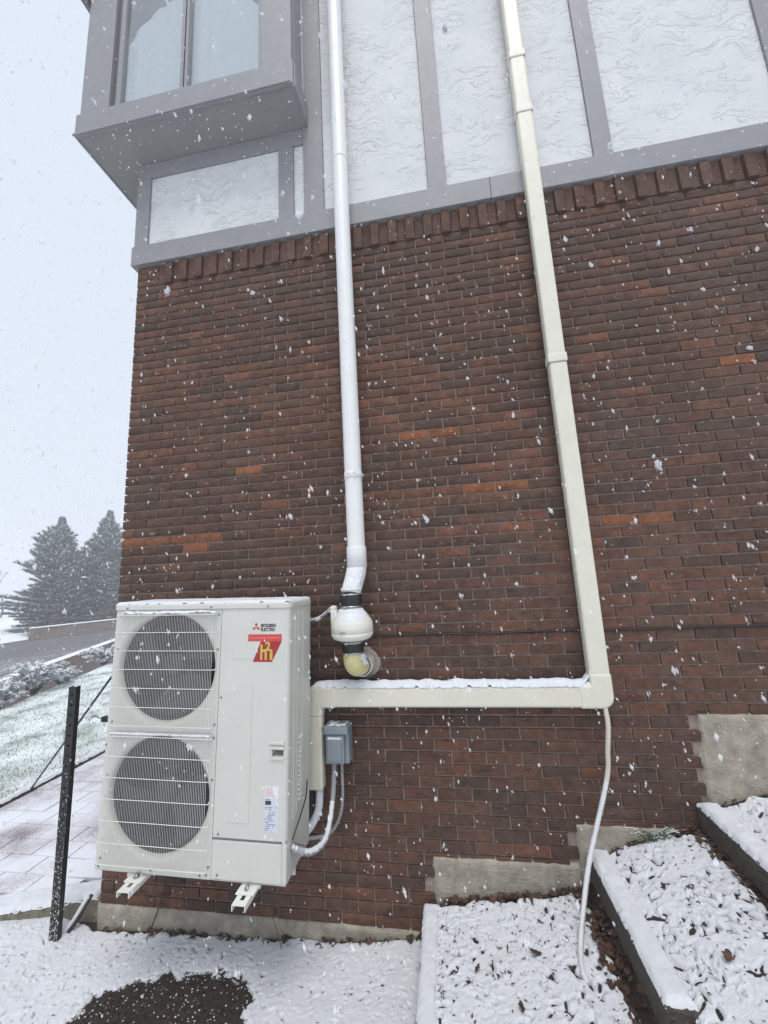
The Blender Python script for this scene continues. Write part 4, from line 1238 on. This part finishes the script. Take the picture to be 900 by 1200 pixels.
for k in range(620):
    u = lr.random()
    if u < 0.20: x = lr.uniform(2.23, 3.02); y = -abs(lr.gauss(0.018, 0.016)); g = 1
    elif u < 0.55: x = lr.uniform(2.93, 3.03); y = lr.uniform(-0.99, -0.02); g = 1
    elif u < 0.75: x = lr.uniform(3.55, 3.615); y = lr.uniform(-1.1, -0.02); g = 2
    elif u < 0.80: x = lr.uniform(3.15, 3.6); y = -abs(lr.gauss(0.015, 0.012)); g = 2
    elif u < 0.85: x = lr.uniform(3.72, 4.5); y = -abs(lr.gauss(0.02, 0.015)); g = 3
    else: x = lr.uniform(0.05, 2.1); y = -abs(lr.gauss(0.02, 0.012)); g = 0
    v, f = leaf_geo(x, y - 0.012, zsurf(g, x, y, False) + lr.uniform(0.004, 0.022), lr.uniform(0.018, 0.05), lr.uniform(0, 6.3), lr.uniform(-0.7, 0.7), lr.uniform(-0.7, 0.7), lr.random())
    b.add(v, f, True)
for k in range(560):
    g = lr.choice([1, 1, 2, 3])
    X, Y = GND[g][0], GND[g][1]
    x = lr.uniform(X[0, 0] + 0.02, X[0, -1] - 0.02); y = lr.uniform(-0.95, -0.03)
    if lr.random() > 0.3 + 0.9 * float(vnoise(np.array([x * 6]), np.array([y * 6]), 91)[0]): continue
    v, f = leaf_geo(x, y, zsurf(g, x, y) - 0.001, lr.uniform(0.006, 0.018), lr.uniform(0, 6.3), lr.uniform(-0.9, 0.9), lr.uniform(-0.9, 0.9), lr.random())
    b.add(v, f, True)
o = b.build('leaf_litter', LEAF)
tag(o, 'brown leaf litter along the wall foot and under the timbers', 'leaf litter', kind='stuff')
# wet grass and mulch on the bare patch, stray blades through the snow
b = MB()
gp = np.array(PATCH_POLY)
n = 0
while n < 2600:
    x = lr.uniform(0.3, 1.32); y = lr.uniform(-0.74, -0.2)
    sd = float(poly_sd(np.array([x]), np.array([y]), PATCH_POLY)[0])
    if sd < -0.03 + 0.03 * lr.random(): continue
    z = zsurf(0, x, y, False)
    a = lr.uniform(0, 6.3); L_ = lr.uniform(0.008, 0.03); w = lr.uniform(0.0008, 0.0022); h = lr.uniform(0.003, 0.016)
    dx, dy = math.cos(a), math.sin(a)
    b.add([(x - dy * w, y + dx * w, z), (x + dy * w, y - dx * w, z), (x + dx * L_ * 0.6, y + dy * L_ * 0.6, z + h), (x + dx * L_, y + dy * L_, z + h * 0.7)], [(0, 1, 2), (1, 3, 2)])
    n += 1
tag(b.build('wet_grass', DGRASS), 'dark wet grass and mulch in the bare patch without snow', 'grass', kind='stuff')
b = MB()
for k in range(900):
    g = lr.choice([0, 0, 1, 1, 2, 3])
    X, Y = GND[g][0], GND[g][1]
    x = lr.uniform(X[0, 0], X[0, -1]); y = lr.uniform(-0.9, -0.02)
    z = zsurf(g, x, y) - 0.003
    a = lr.uniform(0, 6.3); L_ = lr.uniform(0.008, 0.026); h = lr.uniform(0.004, 0.014); w = 0.0011
    dx, dy = math.cos(a), math.sin(a)
    b.add([(x - dy * w, y + dx * w, z), (x + dy * w, y - dx * w, z), (x + dx * L_ * 0.6, y + dy * L_ * 0.6, z + h), (x + dx * L_, y + dy * L_, z + h * 0.8)], [(0, 1, 2), (1, 3, 2)])
tag(b.build('grass_stubble', DGRASS), 'short dark stalks poking through the thin snow', 'grass', kind='stuff')

b = MB()
for k in range(420):
    x = lr.uniform(0.4, 1.28); y = lr.uniform(-0.72, -0.24); z = zsurf(0, x, y, False) + 0.002; s = lr.uniform(0.0015, 0.006)
    b.add([(x - s, y, z), (x, y - s * 0.8, z), (x + s, y + s * 0.2, z), (x, y + s, z), (x, y, z + s * 0.8)], [(0, 1, 4), (1, 2, 4), (2, 3, 4), (3, 0, 4)])
tag(b.build('snow_crumbs', SNOW), 'crumbs of snow scattered on the bare patch', 'snow', kind='stuff')

# a dry stem, a stick at the corner, a tuft of weed
o = MB().tube(catmull([(1.29, -0.085, -0.07), (1.22, -0.05, 0.05), (1.16, -0.035, 0.13), (1.10, -0.03, 0.172), (1.075, -0.03, 0.176)], 5), [0.0022] * 20 + [0.0012], 6).build('dry_stem', TWIG)
tag(o, 'thin bent dry stem standing against the concrete under the heat pump', 'twig')
o = MB().tube(catmull([(0.415, -0.10, -0.10), (0.44, -0.05, 0.0), (0.462, -0.022, 0.10), (0.485, -0.018, 0.22), (0.51, -0.015, 0.35)], 5), 0.004, 6).build('dark_vine', BARK)
tag(o, 'dark vine stem climbing the brick left of the first bracket', 'vine')
rt = MB().tube(catmull([(-0.16, -0.12, -0.12), (-0.11, -0.07, -0.05), (-0.07, -0.035, 0.03), (-0.045, -0.02, 0.075)], 5), [0.016] * 8 + [0.012] * 8, 8).build('stump_stick', BARK)
tag(rt, 'dark snow topped stick leaning at the house corner', 'stick')
MB().tube(catmull([(-0.165, -0.122, -0.10), (-0.117, -0.078, -0.035), (-0.078, -0.043, 0.042), (-0.055, -0.03, 0.08)], 5), 0.012, 8).build('snow_on_stick', SNOW, rt)
wd = empty('weed_tuft', (3.37, -0.04, 0.56), 'small green weed tuft growing at the foot of the foundation', 'weed')
b = MB((3.37, -0.04, 0.56)); bs = MB((3.37, -0.04, 0.56))
for k in range(44):
    a = lr.uniform(-3.3, 0.2); L_ = lr.uniform(0.05, 0.15); x = 3.37 + lr.gauss(0, 0.03); y = -0.04 + lr.uniform(-0.02, 0.01)
    pts = [Vector((x + math.cos(a) * L_ * t * 0.8, y + math.sin(a) * L_ * 0.4 * t, 0.56 + L_ * (1.3 * t - 0.8 * t * t))) for t in (0, 0.35, 0.7, 1)]
    b.tube(pts, [0.0022, 0.002, 0.0016, 0.0006], 4, cap=False)
    if k % 3 == 0: bs.tube([p + Vector((0, -0.001, 0.002)) for p in pts[1:]], 0.002, 4)
b.build('blades', GGRASS, wd); bs.build('snow_on_blades', SNOW, wd)

# ------------------------------------------------------------------ patio of pavers left of the house, its timber edge
A2, B2 = Vector((-0.03, 0.035)), Vector((-2.06, -0.62))
du = (B2 - A2).normalized(); dn = Vector((-du.y, du.x))
if dn.y < 0: dn = -dn                                               # points to the patio side
_c = [Vector((-0.005, A2.y + 0.03)), Vector((-0.005, 9.0)), Vector((-2.05, 9.0)), Vector((-2.05, B2.y + 0.05))]
pbase = MB()
pbase.add([(p.x, p.y, z_) for z_ in (-0.022, -0.11) for p in _c], [(0, 1, 2, 3), (7, 6, 5, 4), (0, 4, 5, 1), (1, 5, 6, 2), (2, 6, 7, 3), (3, 7, 4, 0)])
pat = pbase.build('patio', mat('joint_sand', (0.10, 0.075, 0.065), 0.95, noise=0.3, nscale=60))
pat['kind'] = 'structure'
pv_cache = []
pq = random.Random(9)
for k in range(5):
    b = MB(); b.box(0.003, 0.337, 0.003, 0.172, -0.03, 0.0, 0.006); o = b.build('paver', PAVER); pv_cache.append(o.data); bpy.data.objects.remove(o)
rows = 0
y = -0.66
while y < 5.2:
    x = -2.03 + (0.17 if rows % 2 else 0.0) - 0.34
    while x < -0.02:
        cx, cy = x + 0.17, y + 0.088
        x0c, x1c = max(x, -2.03), min(x + 0.34, -0.008)
        ok = x1c - x0c > 0.05
        for px_, py_ in ((x0c, y), (x1c, y)):
            if (Vector((px_, py_)) - A2).dot(dn) < 0.02: ok = False
        if ok:
            if x1c - x0c > 0.335:
                o = bpy.data.objects.new('paver', pq.choice(pv_cache)); C.objects.link(o)
                o.location = (x, y, pq.uniform(-0.003, 0.003)); o.parent = pat
                o.rotation_euler = (pq.uniform(-0.006, 0.006), pq.uniform(-0.006, 0.006), pq.uniform(-0.006, 0.006))
            else:
                MB().box(x0c + 0.003, x1c - 0.003, y + 0.003, y + 0.172, -0.03, pq.uniform(-0.003, 0.003), 0.006).build('paver', PAVER, pat)
        x += 0.34
    y += 0.175; rows += 1
etm = empty('edging_timber', (A2.x, A2.y, -0.12), 'snow capped olive grey timber edging the paver patio', 'timber')
etm.rotation_euler = (0, 0, math.atan2(du.y, du.x) + math.pi)
LN = (B2 - A2).length
MB().box(-LN, 0.0, 0.0, 0.09, 0.0, 0.145, 0.010).build('timber', WOODGREEN, etm)
snow_pad('snow_cap', -LN, -0.01, -0.004, 0.16, 0.144, 0.026, etm, 0.008, 91, (0, 0, 0), 0.014, 0.3)

# kerb of snow-covered edging between patio and lawn
kb = empty('lawn_edging', (-2.06, 3, -0.05), 'low snow covered edging strip between patio and lawn', 'edging')
MB((-2.06, 3, -0.05)).box(-2.10, -2.055, -0.8, 10, -0.12, 0.03, 0.008).build('strip', WOODGREEN, kb)
snow_pad('snow_cap', -2.115, -2.04, -0.78, 10, 0.029, 0.024, kb, 0.014, 92, (-2.06, 3, -0.05), 0.02, 0.4)

# lawn falling away to a bank
def lawn_edge(y): return -5.76 - 0.373 * (y - 3.69)
ny, nx = 150, 90
ys = np.linspace(-7, 20, ny); us = np.linspace(0, 1, nx)
U, Y = np.meshgrid(us, ys)
X = -2.10 + (lawn_edge(Y) + 2.10) * U
Z = 0.0 + 0.02 * fbm(X * 1.5, Y * 1.5, 55, 4) + 0.012 * fbm(X * 9, Y * 9, 56, 3)
Z = np.where(U > 0.985, Z - 1.05, Z)
lawn = mesh_np('lawn', np.stack([X, Y, Z], -1).reshape(-1, 3), grid_faces(nx, ny), LAWN)
lawn['kind'] = 'structure'
N = 26000
rg = np.random.default_rng(4)
gy_ = 0.5 + 10.5 * rg.random(N) ** 1.3; gu = rg.random(N)
gx_ = -2.14 + (lawn_edge(gy_) + 2.22) * gu
gz_ = 0.02 * fbm(gx_ * 1.5, gy_ * 1.5, 55, 4) + 0.012 * fbm(gx_ * 9, gy_ * 9, 56, 3) - 0.006
ga_ = rg.random(N) * 6.283; gl = 0.02 + 0.035 * rg.random(N); gw = 0.003 + 0.003 * rg.random(N)
p0 = np.stack([gx_ - np.sin(ga_) * gw, gy_ + np.cos(ga_) * gw, gz_], -1)
p1 = np.stack([gx_ + np.sin(ga_) * gw, gy_ - np.cos(ga_) * gw, gz_], -1)
p2 = np.stack([gx_ + np.cos(ga_) * gl * 0.7, gy_ + np.sin(ga_) * gl * 0.7, gz_ + gl * 0.8], -1)
V = np.stack([p0, p1, p2], 1).reshape(-1, 3)
half = N // 2
tag(mesh_np('lawn_grass', V[:half * 3], np.arange(half * 3).reshape(-1, 3), GGRASS, smooth=False), 'short green grass blades showing through snow on the lawn', 'grass', kind='stuff')
tag(mesh_np('snow_on_lawn', V[half * 3:], np.arange((N - half) * 3).reshape(-1, 3), SNOW, smooth=False), 'snow caught on the grass of the lawn', 'snow', kind='stuff')

# ------------------------------------------------------------------ steel post and thin rod at the corner
o0 = (-0.145, -0.17, -0.08)
post = empty('steel_post', o0, 'black steel channel post with holes standing in snow at the house corner', 'post')
post.rotation_euler = (0, R(0.2), R(8))
pb = MB()
w = 0.026
holes = [0.12 + 0.062 * k for k in range(22)]
pb.box(-w, -0.008, -0.006, 0.0, 0, 1.475).box(0.008, w, -0.006, 0.0, 0, 1.475)
zz = 0.0
for hz in holes:
    pb.box(-0.008, 0.008, -0.006, 0.0, zz, hz - 0.006); zz = hz + 0.006
pb.box(-0.008, 0.008, -0.006, 0.0, zz, 1.475)
pb.box(-w, -w + 0.006, 0.0, 0.030, 0, 1.475).box(w - 0.006, w, 0.0, 0.030, 0, 1.475)
pb.build('channel', BLACKSTEEL, post)
b = MB(); q = random.Random(31)
for k in range(420):
    z = q.random() ** 1.3 * 1.0
    if q.random() > 1.1 - z: continue
    x = q.uniform(-w, w); s = q.uniform(0.001, 0.0038); h = q.uniform(0.6, 1.8)
    b.add([(x - s, -0.0062, z), (x, -0.0075, z - s * h), (x + s, -0.0062, z), (x, -0.0075, z + s * h), (x, -0.0062 - s * 0.7, z)], [(0, 1, 4), (1, 2, 4), (2, 3, 4), (3, 0, 4)])
o = b.build('snow_specks', SNOW, post); o['kind'] = 'stuff'
rod = MB((-2.105, 1.262, 0.0)).tube([(-2.105, 1.262, -0.02), (-0.062, 0.031, 1.384), (0.10, -0.066, 1.495)], 0.008, 8).build('thin_rod', BLACKSTEEL)
rod.location = (-2.105, 1.262, 0.0)
tag(rod, 'thin black rod slanting from the lawn edge up behind the heat pump', 'rod')
o = MB().box(-0.075, -0.004, -0.005, 0.03, 1.115, 1.150, 0.004).build('wall_box', BLACKSTEEL)
tag(o, 'small black fitting on the house corner left of the heat pump', 'fitting')
MB().tube(catmull([(-0.07, 0.0, 1.135), (-0.16, 0.03, 1.14), (-0.26, 0.09, 1.10), (-0.33, 0.16, 1.06)], 5), 0.003, 6).build('lead', CABLE, o)

# ------------------------------------------------------------------ beyond: far ground, road, walls
n = 72
V = [(0, 0, -1.06)] + [(120 * math.cos(2 * math.pi * k / n), 120 * math.sin(2 * math.pi * k / n), -1.06) for k in range(n)]
F = [(0, 1 + k, 1 + (k + 1) % n) for k in range(n)]
gr = MB().add(V, F).build('ground', dusted('far_ground', (0.10, 0.10, 0.08), (0.18, 0.17, 0.14), 0.85, 1.2, 20.0))
gr['kind'] = 'structure'
gd = Vector((-0.397, 0.918)); gnrm = Vector((-0.918, -0.397))
W0 = Vector((-8.6, 5.79))
def wpt(s, t): return W0 + gd * s + gnrm * t
rd = MB()
c = [wpt(-14, 0.4), wpt(60, 0.4), wpt(60, 12.5), wpt(-14, 12.5)]
rd.add([(p.x, p.y, -1.045) for p in c], [(0, 1, 2, 3)])
rd.build('road', ROAD)['kind'] = 'structure'
def straight_wall(name, P0, P1, th, z0, z1, m, label, seed, snow=0.06):
    d = (P1 - P0); L_ = d.length; d = d / L_
    root = empty(name, (P0.x, P0.y, z0), label, 'wall')
    root.rotation_euler = (0, 0, math.atan2(d.y, d.x))
    h = z1 - z0
    MB().box(0, L_, -th / 2, th / 2, 0, h, 0.02).build('wall', m, root)
    MB().box(-0.02, L_ + 0.02, -th / 2 - 0.03, th / 2 + 0.03, h + 0.002, h + 0.05, 0.01).build('coping', m, root)
    snow_pad('snow_cap', -0.02, L_ + 0.02, -th / 2 - 0.03, th / 2 + 0.03, h + 0.05, snow, root, 0.05, seed, (0, 0, 0), 0.02, 0.3)
    return root
straight_wall('garden_wall', wpt(-6, 0), wpt(34, 0), 0.22, -1.06, -0.10, BLOCKW, 'low brown garden wall with a line of snow along its top', 101, 0.04)
straight_wall('roadside_wall', Vector((-24.9, 19.6)), Vector((-19.5, 31.0)), 0.3, -1.05, -0.33, BLOCKF, 'low tan wall across the road under the two spruces', 102, 0.05)
snb = []
gx = np.linspace(-46, -25.6, 60); gy = np.linspace(10, 34, 60)
X, Y = np.meshgrid(gx, gy)
Z = -1.03 + 0.30 * np.clip((fbm(X * 0.15, Y * 0.15, 77, 3) + 0.6), 0, 1.2)
Z = np.where((X > -27) , -1.04, Z)
sb_ = mesh_np('snow_bank', np.stack([X, Y, Z], -1).reshape(-1, 3), grid_faces(60, 60), SNOW)
sb_['kind'] = 'structure'

# ------------------------------------------------------------------ spruces
def spruce(x, y, z0, H, rad, seed, label):
    q = random.Random(seed)
    root = empty('spruce_tree', (x, y, z0), label, 'tree', 'spruces across the road')
    MB().tube([(0, 0, 0), (0.03, 0, H * 0.5), (0, 0.02, H * 0.97)], [0.17, 0.10, 0.015], 8).build('trunk', BARK, root)
    NV, SV, LV = [], [], MB()
    def tuft(p, d, s, white):
        d = d.normalized()
        side = d.cross(Vector((0, 0, 1)))
        if side.length < 1e-3: side = Vector((1, 0, 0))
        side.normalize(); up = side.cross(d)
        for k in range(7):
            a = q.uniform(-1.0, 1.0); b_ = q.uniform(-0.7, 0.7)
            e = (d + side * a * 0.75 + up * b_ * 0.75).normalized()
            L_ = s * q.uniform(0.7, 1.3); w_ = side * q.uniform(-1, 1) + up * q.uniform(-1, 1)
            w_ = (w_ - e * w_.dot(e)).normalized() * s * 0.12
            NV.extend([p - w_, p + w_, p + e * L_])
        for k in range(white):
            a = q.uniform(-0.7, 0.7)
            e = (d + side * a * 0.6 + up * 0.05).normalized()
            L_ = s * q.uniform(0.5, 0.95)
            o_ = p + Vector((0, 0, s * 0.10)) + d * s * q.uniform(-0.2, 0.3)
            w_ = side * s * q.uniform(0.20, 0.40)
            SV.extend([o_ - w_, o_ + w_, o_ + e * L_])
    nb = 270
    for i in range(nb):
        t = (i + q.random()) / nb
        h = H * (0.035 + 0.955 * t)
        prof = (1 - t) ** 0.70 * (0.80 + 0.2 * math.sin(t * 21 + seed)) + 0.03
        prof *= min(1, (1 - t) * 3.2 + 0.08)
        L_ = rad * prof * q.uniform(0.55, 1.25) * (1 + 0.22 * math.sin(i * 2.39996 * 1.0 + t * 9 + seed))
        a = i * 2.39996 + q.uniform(-0.3, 0.3)
        d = Vector((math.cos(a), math.sin(a), 0))
        rise = 0.15 + 0.55 * t
        pts = []
        for s in range(6):
            u = s / 5
            pts.append(Vector((0, 0, h)) + d * L_ * u + Vector((0, 0, L_ * (rise * u * u * 0.8 - 0.22 * u * (1 - t)))))
        LV.tube(pts, [0.018 * (1 - t * 0.7) * (1 - u * 0.17) for u in range(6)], 4, cap=False)
        ns = max(3, int(L_ / 0.15))
        for s in range(ns + 1):
            u = 0.22 + 0.78 * s / ns
            k = min(4, int(u * 5)); p = pts[k].lerp(pts[k + 1], u * 5 - k)
            dd = (pts[k + 1] - pts[k]).normalized()
            tuft(p, dd + Vector((0, 0, 0.35)), 0.27, 3 if q.random() < 0.8 else 0)
            for sg in (-1, 1):
                if q.random() < 0.85:
                    sd = dd.cross(Vector((0, 0, 1))) * sg
                    tl = (0.30 + 0.35 * (1 - u)) * q.uniform(0.5, 1.1) * min(1, L_)
                    tp = p + (sd + dd * 0.6).normalized() * tl + Vector((0, 0, q.uniform(-0.05, 0.06)))
                    tuft(p.lerp(tp, 0.5), sd + dd * 0.7 + Vector((0, 0, 0.1)), 0.25, 2 if q.random() < 0.7 else 0)
                    tuft(tp, sd + dd + Vector((0, 0, 0.5)), 0.27, 3 if q.random() < 0.7 else 0)
    LV.build('branches', BARK, root)['kind'] = 'stuff'
    f = np.arange(len(NV)).reshape(-1, 3)
    mesh_np('crown', [tuple(v) for v in NV], f, NEEDLE, root, smooth=False)
    f = np.arange(len(SV)).reshape(-1, 3)
    mesh_np('snow_on_branches', [tuple(v) for v in SV], f, SNOW, root, smooth=False)
spruce(-28.4, 24.2, -1.05, 9.0, 3.5, 3, 'nearer broad snow dusted spruce, left of the pair')
spruce(-26.9, 27.2, -1.05, 9.9, 3.5, 8, 'taller snow dusted spruce partly hidden by the house corner')

def bare_tree(x, y, z0, H, seed, label):
    q = random.Random(seed)
    root = empty('bare_tree', (x, y, z0), label, 'tree', 'bare trees in the distance')
    tr = MB(); br = MB()
    def grow(p, d, L_, r, dep, mb):
        e = p + d * L_
        mb.tube([p, p.lerp(e, 0.5) + Vector((q.uniform(-1, 1), q.uniform(-1, 1), 0)) * L_ * 0.05, e], [r, r * 0.8, r * 0.6], 5, cap=False)
        if dep == 0: return
        for k in range(3 if dep > 1 else 4):
            nd = (d + Vector((q.uniform(-1, 1), q.uniform(-1, 1), q.uniform(-0.2, 0.7))) * 0.75).normalized()
            grow(e, nd, L_ * q.uniform(0.55, 0.8), r * 0.55, dep - 1, br)
    grow(Vector((0, 0, 0)), Vector((0, 0, 1)), H * 0.3, 0.14, 5, tr)
    tr.build('trunk', BARK, root); br.build('branches', BARK, root)['kind'] = 'stuff'
bare_tree(-56, 41, -1.05, 8.0, 2, 'faint bare tree far left behind the spruces')

# snow laden shrubs along the lawn edge
def shrub(x, y, z0, H, rad, seed, label):
    q = random.Random(seed)
    root = empty('snowy_shrub', (x, y, z0), label, 'shrub', 'snow laden shrubs along the lawn edge')
    st, fo, sn = MB(), [], []
    for i in range(90):
        a = q.uniform(0, 6.283); L_ = rad * q.uniform(0.45, 1.15); h = H * q.uniform(0.45, 1.0)
        d = Vector((math.cos(a), math.sin(a), 0))
        pts = [d * L_ * u + Vector((0, 0, h * (1.9 * u - 1.15 * u * u) if u > 0 else 0)) for u in (0, 0.2, 0.4, 0.6, 0.8, 1.0)]
        st.tube(pts, [0.008, 0.007, 0.006, 0.005, 0.004, 0.002], 4, cap=False)
        for s in range(34):
            u = 0.25 + 0.75 * s / 33
            k = min(4, int(u * 5)); p = pts[k].lerp(pts[k + 1], u * 5 - k)
            dd = (pts[k + 1] - pts[k]).normalized()
            for sg in (-1, 1):
                sd = dd.cross(Vector((0, 0, 1))).normalized() * sg
                L2 = q.uniform(0.03, 0.075)
                e = p + (sd * 0.7 + dd * 0.6 + Vector((0, 0, q.uniform(-0.6, 0.2)))) * L2
                w_ = dd * 0.017
                (sn if q.random() < 0.84 else fo).extend([p - w_, p + w_, e] if True else [])
        sn_p = [p + Vector((0, 0, 0.010)) for p in pts[1:]]
        for k in range(4):
            w_ = (sn_p[k + 1] - sn_p[k]).cross(Vector((0, 0, 1))).normalized() * 0.014
            sn.extend([sn_p[k] - w_, sn_p[k] + w_, sn_p[k + 1]])
    st.build('stems', BARK, root)
    mesh_np('foliage', [tuple(v) for v in fo], np.arange(len(fo)).reshape(-1, 3), SHRUBM, root, smooth=False)
    mesh_np('snow_on_shrub', [tuple(v) for v in sn], np.arange(len(sn)).reshape(-1, 3), SNOW, root, smooth=False)
shrub(-6.35, 4.75, -0.10, 0.85, 0.50, 1, 'largest snow laden shrub at the lawn edge, left of the black post')
shrub(-6.45, 5.45, -0.12, 0.50, 0.36, 2, 'small snow laden shrub just right of the largest one')
shrub(-5.95, 3.75, -0.12, 0.66, 0.40, 3, 'snow laden shrub at the left edge of the picture')
shrub(-7.25, 7.35, -0.10, 0.70, 0.55, 4, 'snow laden shrub beside the heat pump, far along the lawn edge')

# ------------------------------------------------------------------ falling snow
rg = np.random.default_rng(21)
def flakes(n, lo, hi, size, keep):
    lo = np.array(lo); hi = np.array(hi)
    p = lo + (hi - lo) * rg.random((n, 3))
    d = np.linalg.norm(p - np.array(CAMLOC), axis=1)
    ok = keep(p) & (d > 0.9)
    return p[ok], size * (0.45 + 1.5 * rg.random(ok.sum()) ** 4)
def outside(p):
    return (p[:, 1] < -0.03) & ~((p[:, 0] > 0.42) & (p[:, 0] < 1.56) & (p[:, 1] > -0.62) & (p[:, 2] > 0.55) & (p[:, 2] < 1.97)) & ~((p[:, 2] > 5.65) & (p[:, 0] < 1.55) & (p[:, 1] > -0.36))
P1, S1 = flakes(23000, (-2.5, -2.45, 0.0), (6.0, -0.03, 7.4), 0.0034, outside)
P2, S2 = flakes(9000, (-16, -1.0, -0.4), (-0.45, 14, 8), 0.0065, lambda p: p[:, 0] < -0.45)
P3, S3 = flakes(4000, (-34, 4.0, -0.8), (-14, 26, 12), 0.016, lambda p: p[:, 0] < -14)
# loose aggregates of many crystals drifting nearer the camera
q = random.Random(17)
P4, S4 = [], []
while len(P4) < 14 * 70:
    c = Vector((q.uniform(0.2, 4.4), q.uniform(-1.9, -1.2), q.uniform(0.6, 4.2)))
    if not 0.85 < (c - CAMLOC).length < 2.2: continue
    r_ = q.uniform(0.004, 0.008); dirn = Vector((q.uniform(-0.2, 0.6), 0, -1)).normalized()
    for k in range(70):
        P4.append(tuple(c + Vector((q.gauss(0, 1), q.gauss(0, 1), q.gauss(0, 1))) * r_ * 0.55 + dirn * q.gauss(0, r_ * 1.0))); S4.append(q.uniform(0.0014, 0.0030))
P4 = np.array(P4); S4 = np.array(S4)
P = np.concatenate([P1, P2, P3, P4]); S = np.concatenate([S1, S2, S3, S4])
n = len(P)
ang = rg.normal(0, 0.22, n); st_ = 1.5 + 1.3 * rg.random(n)
ax = np.stack([np.sin(ang) * 0.8 + 0.25, rg.normal(0, 0.15, n), -np.cos(ang)], -1); ax /= np.linalg.norm(ax, axis=1)[:, None]
sx = np.cross(ax, np.array([0, 1, 0.0])); sx /= np.linalg.norm(sx, axis=1)[:, None]
sy = np.cross(ax, sx)
V = []
for k in range(4):
    a = math.pi / 2 * k
    V.append(P + (sx * math.cos(a) + sy * math.sin(a)) * (S * (0.7 + 0.6 * rg.random(n)))[:, None] + ax * (S * rg.normal(0, 0.25, n))[:, None])
V.append(P + ax * (S * st_)[:, None]); V.append(P - ax * (S * st_)[:, None])
V = np.stack(V, 1).reshape(-1, 3)
base = np.arange(n)[:, None] * 6
F = np.concatenate([base + np.array([[a, (a + 1) % 4, 4]]) for a in range(4)] + [base + np.array([[(a + 1) % 4, a, 5]]) for a in range(4)])
FLAKE = mat('flake', (0.92, 0.94, 0.96), 0.9)
FLAKE.node_tree.nodes['Principled BSDF'].inputs['Alpha'].default_value = 0.38
# a second, smaller crystal stuck to each flake breaks the outline
V2 = (V.reshape(n, 6, 3) - P[:, None]) * rg.uniform(0.45, 0.8, (n, 6, 1)) + (P + rg.normal(0, 0.75, (n, 3)) * S[:, None])[:, None]
V = np.concatenate([V, V2.reshape(-1, 3)]); F = np.concatenate([F, F + 6 * n])
fs = mesh_np('falling_snow', V, F, FLAKE, smooth=False)
tag(fs, 'snowflakes falling in front of the house and over the lawn', 'snow', kind='stuff')

# ------------------------------------------------------------------ snowy air
hz = MB().box(-125, 125, -125, 125, -2.2, 12.5).build('haze', None)
hm = bpy.data.materials.new('haze'); hm.use_nodes = True
ht = hm.node_tree; ht.nodes.clear()
ho = ht.nodes.new('ShaderNodeOutputMaterial'); hv = ht.nodes.new('ShaderNodeVolumePrincipled')
hv.inputs['Color'].default_value = (0.98, 0.985, 1.0, 1)
hv.inputs['Density'].default_value = 0.0062
hv.inputs['Anisotropy'].default_value = 0.2
ht.links.new(hv.outputs[0], ho.inputs['Volume'])
hz.data.materials.append(hm)
tag(hz, 'pale grey snowy air thickening with distance', 'haze', kind='stuff')
